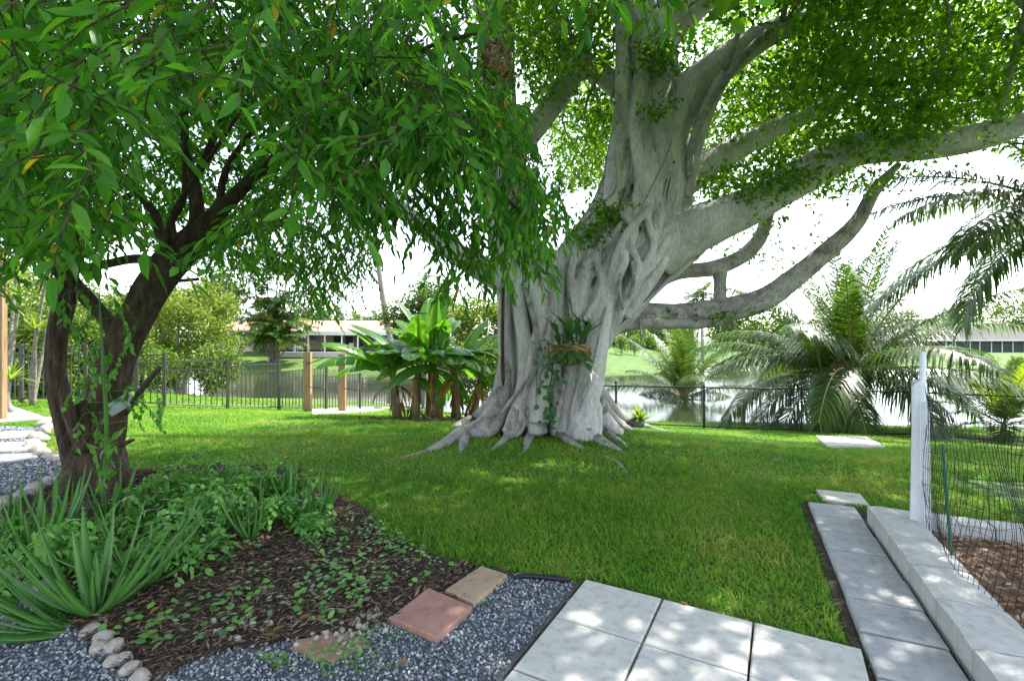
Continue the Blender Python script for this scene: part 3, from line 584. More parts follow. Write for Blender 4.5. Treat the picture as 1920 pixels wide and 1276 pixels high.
# limbs
def limb(l, n=46, ns=8, rr=(.015, .035), mat='figbark2', vox=.018, seed=0, bump=.06, ln=(.3, .9)):
    a, r = pxp(l); cc = smooth_path(a, n); q = lerp_path(r, n); mb = MB(); mb.tube(cc, q, 16, bump=bump, seed=seed)
    if ns: strands(mb, cc, q, ns, rr, seed+50, ln, .8)
    remesh(mb, 'limb', M[mat], fig, vox, 1); return cc, q
LIMBS = [
 limb([(1230, 470, 7.7, 52), (1310, 425, 7.4, 44), (1400, 388, 7.1, 36), (1490, 340, 6.8, 32), (1570, 292, 6.6, 32), (1640, 275, 6.4, 29), (1740, 272, 6.1, 26), (1840, 255, 5.8, 23), (1930, 228, 5.6, 20), (2040, 190, 5.4, 15), (2160, 140, 5.2, 9)], 70, 12, (.02, .05), 'figbark', seed=1),
 limb([(1120, 600, 8.2, 34), (1190, 592, 8.3, 25), (1270, 590, 8.4, 22), (1350, 582, 8.4, 24), (1430, 562, 8.4, 22), (1490, 520, 8.4, 19), (1550, 470, 8.4, 16), (1605, 418, 8.4, 13), (1640, 355, 8.5, 10), (1685, 308, 8.6, 6)], 60, 5, (.015, .03), seed=2),
 limb([(1110, 615, 8.0, 14), (1200, 606, 8.1, 11), (1290, 607, 8.2, 10), (1370, 604, 8.3, 7)], 30, 0, seed=3, vox=.014),
 limb([(1350, 585, 8.4, 17), (1350, 560, 8.45, 12), (1350, 530, 8.5, 11), (1350, 500, 8.55, 15)], 20, 0, seed=4),
 limb([(1190, 540, 8.2, 20), (1270, 512, 8.5, 13), (1340, 502, 8.55, 15), (1395, 478, 8.6, 14), (1425, 445, 8.7, 13), (1440, 400, 8.9, 11), (1460, 350, 9.2, 8)], 40, 0, seed=5),
 limb([(1270, 350, 7.9, 30), (1340, 300, 8.0, 24), (1400, 270, 8.1, 20), (1470, 232, 8.3, 17), (1560, 190, 8.6, 13), (1660, 140, 9, 9), (1760, 110, 9.4, 5)], 50, 7, (.012, .03), 'figbark', seed=6),
 limb([(1230, 270, 7.9, 42), (1290, 180, 7.8, 38), (1350, 125, 7.7, 32), (1410, 82, 7.6, 25), (1480, 48, 7.5, 20), (1580, 20, 7.4, 16), (1700, -40, 7.2, 12)], 50, 12, (.015, .04), 'figbark', seed=7),
 limb([(1285, 400, 7.6, 10), (1296, 320, 7.6, 13), (1315, 240, 7.55, 14), (1345, 165, 7.5, 14), (1390, 105, 7.5, 12), (1430, 75, 7.5, 9)], 34, 3, (.012, .025), 'figbark', seed=8),
 limb([(1200, 120, 8.0, 40), (1245, 60, 8.0, 36), (1300, 10, 8.0, 30), (1370, -50, 7.9, 24), (1470, -120, 7.8, 16)], 34, 5, (.015, .03), 'figbark', seed=9),
 limb([(950, 300, 8.2, 22), (1000, 245, 8.3, 21), (1040, 190, 8.3, 22), (1080, 130, 8.3, 21), (1110, 125, 8.25, 18), (1160, 170, 8.1, 18)], 40, 3, (.012, .025), 'figbark', seed=10),
 limb([(1085, 128, 8.3, 17), (1060, 90, 8.4, 14), (1040, 40, 8.6, 11), (1030, -40, 8.8, 8)], 24, 0, seed=11),
 limb([(985, 540, 8.1, 40), (930, 515, 8.2, 28), (880, 490, 8.3, 22), (810, 440, 8.5, 17), (730, 370, 8.8, 13), (640, 280, 9.1, 9), (560, 180, 9.4, 5)], 44, 4, (.012, .03), 'figbark', seed=12),
 limb([(930, 60, 8.3, 26), (890, -40, 8.2, 20), (820, -140, 8.0, 15), (700, -260, 7.7, 9)], 28, 0, seed=13),
 limb([(1195, -60, 8.3, 36), (1200, -200, 8.6, 28), (1240, -330, 9.1, 20), (1280, -430, 9.6, 12)], 28, 0, seed=14)]
# thin hanging and clinging aerial roots, each its own part
def aerial(l, mat='figbark2'):
    mb = MB(); a, r = pxp(l); mb.tube(smooth_path(a, 22), lerp_path(r, 22), 7); mb.build('aerial_root', M[mat], fig, smooth=True)
for q in ([(1060, 470, 7.35, 2.5), (1066, 560, 7.3, 2.5), (1074, 640, 7.2, 2.5), (1058, 720, 7.25, 2.5)], [(1040, 500, 7.35, 3), (1028, 600, 7.25, 3), (1000, 690, 7.25, 3), (955, 755, 7.4, 4), (938, 778, 7.5, 3)],
          [(1002, 640, 7.25, 6), (1000, 690, 7.2, 6), (985, 740, 7.2, 5), (975, 790, 7.2, 5)], [(1062, 700, 7.2, 5), (1052, 750, 7.15, 5), (1040, 800, 7.1, 6)],
          [(985, 540, 7.5, 5), (1005, 620, 7.3, 5), (1010, 700, 7.25, 5), (1006, 780, 7.2, 5)], [(1152, 280, 7.3, 2), (1155, 350, 7.25, 2), (1125, 385, 7.2, 2), (1080, 430, 7.3, 2)],
          [(1385, 60, 7.35, 5), (1372, 100, 7.3, 5), (1360, 130, 7.35, 6)], [(1440, 60, 7.3, 8), (1390, 110, 7.2, 8), (1340, 180, 7.25, 7), (1300, 260, 7.3, 7), (1292, 330, 7.3, 6)],
          [(1140, 560, 7.2, 3), (1125, 620, 6.95, 2), (1112, 680, 6.95, 2), (1085, 770, 7.0, 2)], [(1165, 500, 7.05, 4), (1162, 540, 7.0, 4), (1168, 580, 7.05, 3)],
          [(1185, 490, 7.05, 4), (1188, 530, 7.0, 4), (1178, 560, 7.05, 3)], [(1070, 790, 7.2, 3), (1090, 800, 7.0, 3), (1110, 805, 6.95, 3)],
          [(1440, 545, 8.1, 3), (1400, 575, 8.05, 4), (1380, 590, 8.1, 4), (1370, 606, 8.2, 3)], [(1200, 600, 7.95, 2), (1203, 640, 7.95, 1.5)]):
    aerial(q)
rp = MB(); a, r = pxp([(944, 520, 7.6, 3), (942, 640, 7.6, 3.5), (944, 740, 7.6, 3.5), (946, 790, 7.6, 4)]); rp.tube(smooth_path(a, 16), lerp_path(r, 16), 8)
rp.build('dark_pole', M['darkbark'], fig, smooth=True)  # dark upright pole against the trunk, not a root of the tree
# secondary branches into the crown
FIGPOLY = [(880, -60), (890, 30), (955, 60), (990, 170), (1030, 250), (1050, 345), (1125, 352), (1150, 250), (1285, 340), (1300, 372), (1420, 388), (1545, 372), (1590, 330), (1585, 300), (1700, 282), (1800, 262), (1925, 222), (2000, 190), (2000, -60)]
TRUNKPOLY = [(1148, -60), (1330, -60), (1350, 40), (1470, 30), (1450, 90), (1350, 220), (1300, 300), (1292, 440), (1080, 440), (1135, 330), (1150, 150)]
LIMBPOLY = [(1290, 450), (1420, 400), (1560, 320), (1700, 290), (1930, 245), (1930, 225), (1750, 255), (1600, 260), (1500, 310), (1400, 365), (1290, 410)]
LIMB2 = [(1000, 250), (1080, 110), (1150, 150), (1150, 190), (1110, 160), (1050, 240)]
def crown_points(n, lo, hi, test):
    out = []; k = 0
    while k < n:
        q = rng.uniform(lo, hi, (n*2, 3)); q = q[test(q)]; out.append(q); k += len(q)
    return np.vstack(out)[:n]
def fig_test(q):
    x, y, z = q.T; e = ((x-2.6)/8.8)**2+((y-7.6)/6.6)**2
    top = 9.3-2.4*e; bot = 4.4+1.0*np.sin(x*1.3)*np.cos(y*1.1)+.8*(1-e)
    ok = (e < 1)&(z < top)&(z > bot)&(np.hypot(q[:, 0], q[:, 1]) > 2.2)
    px, py = proj(q); fr = (px > -15)&(px < 1935)&(py > -15)&(y > .3)
    nz = np.sin(x*2.1+z*1.7)+np.sin(y*2.3-z*1.9+1)+np.sin(x*1.1-y*1.6)          # clumps and gaps
    ok &= (nz > -1.0)
    ok &= (~fr) | (in_poly(px, py, FIGPOLY) & ~(in_poly(px, py, TRUNKPOLY)&(y < 9.3)) & ~(in_poly(px, py, LIMBPOLY)&(y < 7.2)) & ~(in_poly(px, py, LIMB2)&(y < 8.6)))
    return ok
cl = crown_points(14000, [-6.5, 1.2, 3.2], [12, 14.4, 11.4], fig_test)
def patio_shade_test(q):              # extra leaf clumps beyond the frame, added to shade the patio
    px, py = proj(q); return ((~((px > -30)&(px < 1950)&(py > -30)))&((((q-[4.7, 4.3, 6.6])/[3.0, 2.6, 1.7])**2).sum(1) < 1))
cl = np.vstack([cl, crown_points(520, [1.5, 1.5, 4.6], [8, 7.2, 8.6], patio_shade_test)])
px, py = proj(cl); vis = (px > -60)&(px < 1980)&(py > -80)&(cl[:, 1] > .5)
# tufts that sit on the limbs
tuft = []
def tufts(px, py, d, r, n):
    q = rng.normal(size=(n, 3))*[r, r*.8, r*.55]; tuft.append(P(px, py, d)+q)
for q in ((1440, 340, 6.5, .33, 60), (1380, 350, 6.8, .25, 30), (1490, 330, 6.4, .2, 25), (1240, 90, 7.2, .2, 26), (1236, 205, 7.15, .12, 14), (1215, 110, 7.2, .15, 12), (1130, 405, 7.1, .18, 40), (1100, 440, 7.15, .16, 26), (1255, 110, 7.1, .2, 26),
          (1590, 262, 6.0, .25, 30), (1660, 250, 5.8, .3, 36), (1740, 240, 5.5, .3, 36), (1690, 200, 5.6, .4, 50), (1800, 190, 5.3, .4, 50), (1640, 150, 5.6, .4, 50), (1760, 130, 5.3, .4, 50), (1860, 120, 5.0, .4, 50), (1550, 150, 6, .4, 40),
          (1660, 320, 7.9, .25, 16), (1640, 345, 8.2, .2, 12), (1430, 450, 8.9, .4, 34), (1400, 470, 8.9, .25, 16), (1570, 350, 7.4, .25, 18), (1350, 600, 8.2, .2, 10), (1420, 595, 8.2, .2, 12), (1340, 345, 7.6, .3, 24), (1320, 360, 7.8, .25, 14),
          (1090, 330, 10, .5, 40), (1060, 330, 9, .25, 14), (1250, 590, 8.1, .07, 4), (1375, 230, 7.8, .35, 30), (1420, 210, 8, .35, 30), (1310, 330, 8.2, .3, 20), (1050, 60, 7.9, .35, 40), (1000, 130, 7.9, .3, 34), (960, 20, 7.9, .3, 30)):
    tufts(*q)
tuft = np.vstack(tuft)
def rosettes(cs, k, L, W, spread, upb=.25):
    n = len(cs); c = np.repeat(cs, k, 0)+rng.normal(size=(n*k, 3))*spread
    A = unit(rng.normal(size=(n*k, 3))+[0, 0, -.15]); N = unit(rng.normal(size=(n*k, 3))*.7+[0, 0, 1])
    return leaf_geo(c, A, N, L*rng.uniform(.45, 1.35, n*k), W*rng.uniform(.5, 1.25, n*k), .08, .12)
mb = MB(); mb.add(*rosettes(cl[vis], 10, .125, .07, .13)); mb.build('foliage', M['figleaf'], fig, kind='stuff')
mb = MB(); mb.add(*rosettes(cl[~vis], 4, .2, .115, .2)); mb.build('foliage', M['figleaf'], fig, kind='stuff')  # out-of-frame crown leaves, including the clumps added for patio shade
mb = MB(); V, Ft = rosettes(tuft, 7, .1, .055, .06); mb.add(V, Ft); mb.build('foliage', M['figleaf'], fig, kind='stuff')
bt = MB(); ends = np.vstack([c[int(len(c)*.55)::4] for c, _ in LIMBS if len(c) > 26])
tg = cl[rng.choice(len(cl), 230)]
for t in tg:
    e = ends[np.argmin(np.linalg.norm(ends-t, axis=1)+rng.uniform(0, 1.2, len(ends)))]; d = np.linalg.norm(t-e)
    if d > 4.5 or d < .4: continue
    mid = (e+t)/2+rng.normal(size=3)*.12*d; pp = smooth_path([e, mid, t], 9); a, b = proj(pp)
    if (in_poly(a, b, TRUNKPOLY)&(pp[:, 1] < 8.8)).any(): continue
    fr = (b > 0)&(a < 1920)&(a > 0)
    if (fr & ~in_poly(a, b, FIGPOLY) & ~in_poly(a, b, LIMBPOLY)).any(): continue
    bt.tube(pp, np.linspace(.012+.008*d, .006, 9), 5)
bt.build('branchlets', M['figbark2'], fig, smooth=True, kind='stuff')

# staghorn fern in a coir basket tied to the trunk
bc = P(1068, 648, 6.72)
fern = thing('staghorn_fern', 'dark green staghorn fern in a brown basket hung on the fig trunk', 'fern', bc)
mb = MB(); nu = 14; V = []
for v in range(8):
    t = v/7*math.pi*.62; 
    for u in range(nu):
        a = 2*math.pi*u/nu; r = math.sin(math.pi*.38+t*.99)*.3*(1+.06*math.sin(3*a+v)); V.append(bc+[r*math.cos(a), r*math.sin(a)*.8, .02-.3*math.sin(t*.8)])
mb.add(V, None, [[v*nu+u, v*nu+(u+1) % nu, (v+1)*nu+(u+1) % nu, (v+1)*nu+u] for v in range(7) for u in range(nu)]); mb.build('basket', M['basket'], fern, smooth=True)
for k in range(38):
    a = random.uniform(0, 6.28); el = random.uniform(-.5, 1.2); L = random.uniform(.28, .6); d = np.array([math.cos(a)*math.cos(el), -abs(math.sin(a))*math.cos(el)*.8-.05, math.sin(el)])
    b0 = bc+[random.uniform(-.15, .15), -.08, random.uniform(-.06, .08)]; side = unit(np.cross(d, [0, 0, 1.])); mb = MB(); nseg = 6; V = []
    for s in range(nseg+1):
        f = s/nseg; w = .012+.05*f**1.4*(1 if s < nseg else .25); c = b0+d*L*f-np.array([0, 0, .25*L*f*f]); V += [c-side*w, c+side*w]
    mb.add(V, None, [[2*s, 2*s+1, 2*s+3, 2*s+2] for s in range(nseg)])
    for fk in (-1, 1):     # antler fork
        c = b0+d*L-np.array([0, 0, .25*L]); e = c+d*L*.35+side*fk*.06*L/.3-np.array([0, 0, .1*L]); mb.add([c-side*.012, c+side*.03*fk, e], [[0, 1, 2]])
    mb.build('frond', M['staghorn'], fern, smooth=True)
# vine on the trunk below the fern
vb = P(1035, 760, 7.2); vb[2] = tz(vb[0], vb[1]); vine = thing('vine', 'leafy dark vine climbing the shaded trunk hollow under the basket', 'vine', vb)
mb = MB(); a, r = pxp([(1034, 800, 7.1, 2), (1030, 740, 7.05, 2), (1036, 690, 7.0, 2), (1028, 640, 7.05, 2)]); pp = smooth_path(a, 20); mb.tube(pp, lerp_path(r, 20), 5); mb.build('stem', M['green'], vine)
n = 70; c = pp[rng.integers(0, 20, n)]+rng.normal(size=(n, 3))*[.08, .03, .05]; V, Ft = leaf_geo(c, unit(rng.normal(size=(n, 3))+[0, -.6, -.7]), unit(rng.normal(size=(n, 3))*.4+[0, -1, .4]), rng.uniform(.07, .13, n), rng.uniform(.05, .09, n), fine=True)
MB().add(V, Ft).build('foliage', M['staghorn'], vine)

# ------------------------------------------------------------------ the dark leaning tree over the planting bed
LD = 5.0
lb = G(185, 905); ltree = thing('garden_tree', 'dark rough barked tree with two stems leaning over the aloe bed', 'tree', lb)
def bark_tube(name, l, n=60, s=26, bump=.11, mat='darkbark', parent=ltree):
    a, r = pxp(l); mb = MB(); mb.tube(smooth_path(a, n), lerp_path(r, n), s, bump=bump, seed=int(l[0][0]+l[-1][1])); return mb.build(name, M[mat], parent, smooth=True)
bark_tube('trunk', [(178, 930, 5.0, 66), (182, 890, 5.0, 48), (192, 830, 5.0, 32), (200, 760, 5.0, 30), (212, 690, 5.0, 31), (236, 630, 5.0, 29), (270, 570, 5.0, 27), (305, 515, 5.0, 31), (345, 465, 5.0, 27), (385, 430, 4.95, 22)], 90, 40, .12)
bark_tube('stem', [(165, 925, 5.0, 36), (146, 860, 4.95, 24), (122, 780, 4.95, 17), (106, 700, 4.95, 15), (108, 630, 4.95, 15), (122, 565, 4.95, 17), (128, 520, 4.95, 15)], 70, 26, .13)
bark_tube('root_flare', [(150, 880, 4.9, 26), (130, 918, 4.75, 24), (112, 940, 4.6, 10)], 24, 18, .14)
bark_tube('root_flare', [(205, 870, 4.95, 26), (222, 905, 4.85, 22), (240, 928, 4.8, 8)], 24, 18, .14)
bark_tube('branch', [(228, 640, 5.0, 18), (200, 600, 5.0, 12), (165, 560, 5.0, 13), (130, 520, 4.97, 12)], 30, 16, .1)
for l in ([(128, 530, 4.95, 12), (95, 485, 4.9, 13), (66, 440, 4.8, 12), (56, 400, 4.7, 9), (40, 300, 4.4, 6), (0, 200, 4.0, 4)], [(134, 530, 4.97, 10), (142, 480, 5.0, 9), (150, 410, 5.1, 8), (170, 330, 5.2, 6), (160, 230, 5.2, 4)],
          [(360, 450, 4.95, 22), (410, 398, 4.9, 15), (455, 352, 4.8, 12), (492, 318, 4.6, 11), (580, 250, 4.2, 9), (690, 235, 3.8, 8), (800, 270, 3.5, 7), (900, 330, 3.3, 5), (990, 410, 3.2, 3)], [(350, 465, 4.95, 18), (368, 420, 5.0, 14), (366, 360, 5.0, 11), (352, 300, 5.0, 9), (345, 220, 4.9, 7), (360, 120, 4.7, 5)],
          [(352, 300, 5.0, 7), (320, 240, 5.1, 6), (295, 190, 5.2, 4), (270, 120, 5.2, 3)], [(366, 330, 5.0, 7), (400, 260, 4.8, 6), (430, 190, 4.5, 5), (480, 90, 4.0, 4)], [(330, 480, 5, 12), (300, 440, 5.1, 9), (290, 400, 5.2, 8), (255, 360, 5.3, 7), (200, 300, 5.4, 5), (120, 230, 5.3, 3)],
          [(390, 430, 4.95, 12), (440, 440, 5.3, 8), (500, 420, 5.8, 7), (580, 430, 6.4, 5), (640, 470, 6.8, 3)], [(320, 500, 5, 10), (260, 485, 5.0, 9), (200, 495, 5.0, 8), (145, 505, 5.0, 7)], [(300, 500, 4.9, 7), (320, 420, 4.8, 6), (345, 370, 4.7, 5), (345, 280, 4.5, 4)],
          [(345, 470, 4.8, 6), (325, 430, 4.7, 5), (330, 390, 4.6, 5), (390, 300, 4.3, 4), (470, 180, 3.7, 3)], [(410, 400, 4.9, 8), (420, 330, 4.8, 6), (455, 270, 4.6, 5), (560, 150, 4.0, 4), (660, 60, 3.4, 3)], [(590, 248, 4.2, 6), (680, 160, 3.6, 5), (800, 90, 3.2, 4), (900, 60, 3.0, 3)],
          [(700, 240, 3.8, 5), (760, 330, 3.5, 4), (850, 430, 3.3, 3)], [(255, 360, 5.3, 5), (210, 380, 5.3, 5), (150, 370, 5.2, 4), (60, 350, 5, 3)]):
    bark_tube('branch', l, 34, 10, .1)
bark_tube('branch_stub', [(155, 845, 4.8, 12), (140, 800, 4.75, 11), (128, 758, 4.7, 12)], 12, 12, .08)
bark_tube('branch_stub', [(150, 850, 4.85, 9), (160, 800, 4.8, 8), (150, 752, 4.8, 8)], 10, 10, .12)
bark_tube('branch_stub', [(235, 775, 4.8, 5), (262, 735, 4.7, 5), (300, 688, 4.6, 4)], 10, 8, .06)
bark_tube('branch_stub', [(215, 835, 4.8, 7), (235, 830, 4.7, 5), (250, 824, 4.65, 3)], 8, 8, .06)
bark_tube('branch_stub', [(330, 527, 4.9, 3), (350, 525, 4.85, 3.5), (372, 523, 4.8, 3)], 8, 8, .04)
# crown: sprays of leaves through a real volume above and in front of the trunk
CRA = [(-40, -40), (905, -40), (900, 60), (925, 150), (935, 230), (860, 240), (760, 260), (690, 330), (560, 330), (470, 420), (420, 455), (360, 455), (280, 430), (200, 425), (150, 470), (60, 455), (-40, 450)]
CRB = [(600, 200), (760, 150), (960, 120), (1010, 190), (985, 260), (1035, 300), (1060, 390), (1040, 450), (985, 480), (930, 490), (880, 505), (830, 490), (790, 430), (745, 400), (690, 395), (630, 330)]
CRF = [(395, 400), (560, 370), (700, 360), (705, 430), (695, 500), (650, 540), (605, 572), (575, 560), (540, 505), (470, 480), (420, 490), (385, 460)]
def cr_test(poly, frame_only=False):
    def t(q):
        px, py = proj(q); fr = (px > -20)&(px < 1940)&(py > -20)&(py < 1300)&(q[:, 1] > .2)
        r = np.linalg.norm(q-[0, 0, CH], axis=1) > 1.9; nz = np.sin(q[:, 0]*3.1+q[:, 2]*2.7)+np.sin(q[:, 1]*3.3-q[:, 2]*2.9+1)+np.sin(q[:, 0]*1.7-q[:, 1]*2.6)
        ok = r&(fr | (rng.uniform(0, 1, len(q)) < .28))&(nz > -1.6)&~(in_poly(px, py, [(215, 170), (500, 170), (500, 330), (430, 420), (350, 470), (250, 430)])&(q[:, 1] < 5.3))&(in_poly(px, py, poly) | (~fr & (not frame_only)))
        if not frame_only: ok &= ((q[:, 0]+3.2)/4.6)**2+((q[:, 1]-3.6)/3.6)**2+((q[:, 2]-3.3)/2.3)**2 < 1
        return ok
    return t
sp_ = [crown_points(4900, [-8, .2, 2.0], [1.6, 7.2, 6.4], cr_test(CRA)), crown_points(350, [-2, 2.6, 1.8], [.9, 4.2, 4.2], cr_test(CRB, True)), crown_points(420, [-5, 5.2, 1.8], [-1.3, 7.2, 4.4], cr_test(CRF, True))]
def sprays(cs, k, ln, L, W, droop, fine=True):
    n = len(cs); a = rng.uniform(0, 6.283, n); ax = unit(np.stack([np.cos(a), np.sin(a), rng.uniform(-1.1, .15, n)-droop], 1)); s = np.tile(np.linspace(0, 1, k), n)[:, None]
    X = np.repeat(ax, k, 0); c = np.repeat(cs, k, 0)+X*s*ln-np.array([0, 0, .12])*s*s
    side = unit(np.cross(X, [0, 0, 1.]))*np.tile(np.where(np.arange(k) % 2 == 0, 1, -1), n)[:, None]
    A = unit(X*.75+side*.75*(1-s*.6)+rng.normal(size=(n*k, 3))*.28+[0, 0, -.35-droop*.5]); N = unit(rng.normal(size=(n*k, 3))*.45+[0, 0, 1])
    g = leaf_geo(c, A, N, L*rng.uniform(.5, 1.35, n*k), W*rng.uniform(.55, 1.25, n*k), rng.uniform(-.04, .12), rng.uniform(.08, .2), fine)
    tw = []; 
    for i in range(n): tw.append(np.array([cs[i]-ax[i]*.08, cs[i]+ax[i]*ln*.5-[0, 0, .03], cs[i]+ax[i]*ln-[0, 0, .12]]))
    return g, tw
mb = MB(); tw = MB()
for cs, k, ln, L, W, dr in ((sp_[0], 10, .28, .1, .04, .1), (sp_[1], 11, .3, .105, .033, .5), (sp_[2], 11, .3, .082, .03, .5)):
    g, t = sprays(cs, k, ln, L, W, dr); mb.add(*g)
    for q in t: tw.tube(q, [.004, .003, .0015], 3, cap=False)
mb.build('foliage', M['treeleaf'], ltree, kind='stuff'); tw.build('twigs', M['darkbark'], ltree, kind='stuff')
# sapling sprouting in front of the trunk
sb = G(198, 905); sap = thing('sapling', 'bright green sapling with hanging oval leaves in front of the dark trunk', 'sapling', sb)
mb = MB(); a, r = pxp([(197, 905, 4.5, 4), (200, 800, 4.5, 3.5), (194, 690, 4.5, 3), (190, 620, 4.5, 2), (186, 550, 4.5, 1.2)]); pp = smooth_path(a, 24); mb.tube(pp, lerp_path(r, 24), 8); mb.build('stem', M['vineleaf'], sap, smooth=True)
cs = []
for px, py in ((150, 545), (120, 560), (200, 530), (215, 560), (170, 590), (150, 610), (230, 600), (250, 610), (180, 640), (160, 665), (205, 660), (240, 640), (165, 700), (150, 720), (190, 700), (215, 690), (240, 720), (170, 770), (150, 790), (225, 745), (240, 760), (180, 810), (165, 830), (215, 830), (235, 800), (190, 870), (215, 880), (120, 590), (265, 740), (280, 765), (300, 745)):
    cs.append(P(px, py, 4.5+jit(.15)))
g, t = sprays(np.array(cs), 8, .14, .085, .044, .6); MB().add(*g).build('foliage', M['vineleaf'], sap)
mb = MB()
for q in t:
    k = np.argmin(np.linalg.norm(pp-q[0], axis=1)); mb.tube(smooth_path([pp[k], (pp[k]+q[0])/2+[0, 0, .02], q[0], q[1], q[2]], 8), .0025, 4, cap=False)
mb.build('twigs', M['vineleaf'], sap)
bd = P(226, 757, 4.72); mb = MB(); mb.box((0, 0, 0), (.26, .03, .12)); o = mb.build('board', M['board'], label='small pale blue board wedged against the dark tree trunk', cat='board'); o.location = tuple(bd); o.rotation_euler = (.25, -.55, .1)
nb = P(929, 118, 4.0); mb = MB()
for k in range(90):
    d = unit(rng.normal(size=3)); c = nb+d*[.09, .09, .16]; t = unit(np.cross(d, rng.normal(size=3))); mb.tube(smooth_path([c-t*.09, c+d*.012, c+t*.09], 5), .006, 4, cap=False)
mb.build('hanging_nest', M['basket'], label='small brown woven nest hanging among the leaves', cat='nest')
mb = MB(); mb.tube([nb+[0, 0, .15], nb+[.02, 0, .5]], .004, 4)
mb.build('string', M['darkbark'], C.objects.get('hanging_nest'))

# ------------------------------------------------------------------ planting bed
def aloe_leaf(L, w, curl, n=9, teeth=True):
    mb = MB(); V = []
    for s in range(n+1):
        f = s/n; hw = w*(1-f)**.75*(.75+.5*min(1, f*4)*.5); x = L*f*math.cos(curl*f*.5); z = L*f*.35*math.sin(1.2*f)+curl*-.12*L*f*f
        th = .012*(1-f)+.002; V += [(x, -hw, z+hw*.35), (x, 0, z-th*.3), (x, hw, z+hw*.35), (x, 0, z-th-hw*.25)]
    Fq = []
    for s in range(n):
        b = s*4
        for k in range(4): Fq.append([b+k, b+(k+1) % 4, b+4+(k+1) % 4, b+4+k])
    mb.add(V, None, Fq)
    if teeth:
        for s in range(1, n*2):
            f = s/(2*n); i = min(n-1, int(f*n)); g = f*n-i
            for sd in (0, 2):
                p = np.array(V[i*4+sd])*(1-g)+np.array(V[i*4+4+sd])*g; y = -1 if sd == 0 else 1; mb.add([p+[-.006, 0, 0], p+[.006, 0, 0], p+[.006, y*.007, .001]], [[0, 1, 2]])
    me = mb.mesh('aloe_leaf', True); me.materials.append(M['aloe']); return me
ALO = [aloe_leaf(.55, .030, .2), aloe_leaf(.48, .036, .7), aloe_leaf(.42, .026, 1.1), aloe_leaf(.6, .024, .5)]
def aloe(px, py, s, n, lean=None, label='', el=(.35, 1.25)):
    g = G(px, py); t = thing('aloe_plant', label, 'aloe', g, world_parts=False, group='aloe plants of the bed')
    for k in range(n):
        a = k*2.399+jit(.3) if lean is None else lean+jit(.8); e = random.uniform(*el); sc = s*random.uniform(.75, 1.15)
        o = link('leaf', ALO[k % 4], None, t, loc=(math.cos(a)*.02, math.sin(a)*.02, .0), rot=(jit(.25), -e, a)); o.scale = (sc,)*3
aloe(178, 1150, 1.15, 20, None, 'large aloe with long pale leaves beside the river stones')
aloe(140, 1180, 1.0, 14, math.pi+.35, 'aloe with leaves flopped flat over the blue gravel', (.0, .35))
aloe(75, 1045, 1., 14, None, 'aloe rising behind the mossy stones at the gravel', (.7, 1.35))
aloe(110, 1010, .95, 14, None, 'upright aloe between mossy stones and dark tree foot', (.8, 1.4))
aloe(30, 1010, .8, 10, None, 'aloe at the end of the stone row by gravel path', (.6, 1.3))
aloe(205, 975, .8, 11, None, 'aloe standing right below the sapling stem', (.7, 1.35))
aloe(60, 1120, .9, 9, 3.6, 'aloe with grey tipped leaves lying on the gravel corner', (.1, .6))
aloe(275, 1095, .95, 13, None, 'sprawling aloe between the two pale bushes', (.1, .9))
aloe(470, 1010, .75, 12, None, 'aloe with narrow upright leaves between bush and mulch', (.8, 1.4))
aloe(585, 985, .7, 14, None, 'aloe clump at the lawn end of the bed', (.7, 1.4))
aloe(540, 950, .8, 10, None, 'aloe hidden behind the leafy bush at lawn edge', (.8, 1.4))
aloe(610, 955, .75, 9, None, 'slender aloe standing closest to the lawn', (.8, 1.4))
def bush(px, py, w, h, n, label, mat='bushleaf', L=.062):
    g = G(px, py); t = thing('leafy_bush', label, 'bush', g, group='pale green leafy bushes of the bed'); st = MB(); cs = []
    for k in range(n):
        a = random.uniform(0, 6.28); rr_ = w*math.sqrt(random.random()); top = g+np.array([math.cos(a)*rr_, math.sin(a)*rr_*.8, h*(1-.55*(rr_/w)**2)*random.uniform(.45, 1.05)])
        st.tube(smooth_path([g+[jit(.03), jit(.03), -.01], (g+top)/2+[jit(.05), jit(.05), .04], top], 6), [.006, .005, .004, .003, .003, .002], 4, cap=False); cs.append(top)
    st.build('stem', M['vineleaf'], t); g_, tw_ = sprays(np.array(cs), 9, .17, L, L*.55, -.15); MB().add(*g_).build('foliage', M[mat], t, kind='stuff')
bush(405, 1000, .4, .46, 84, 'big pale green compound leaved bush in front of aloes'); bush(345, 1060, .32, .34, 60, 'low pale green bush spilling over the mulch')
bush(110, 1085, .32, .38, 60, 'bright yellow green bush over the mossy stones'); bush(20, 1050, .3, .34, 44, 'pale bush at the gravel behind flopped aloe leaves')
bush(400, 935, .5, .48, 84, 'wide dark green bush behind pale bush near tree foot', 'weed'); bush(300, 960, .36, .36, 50, 'leafy bush between sapling and big pale bush', 'weed')
bush(520, 935, .4, .4, 56, 'leafy green bush against the lawn behind aloes', 'weed'); bush(545, 990, .28, .34, 40, 'fresh green bush beside the narrow aloe'); bush(600, 1005, .18, .22, 22, 'small green bush at mulch edge by the lawn')
bush(330, 915, .3, .3, 30, 'low dark bush right of the dark trunk foot', 'weed'); bush(240, 1010, .3, .3, 40, 'small leafy bush among upright aloes', 'weed')
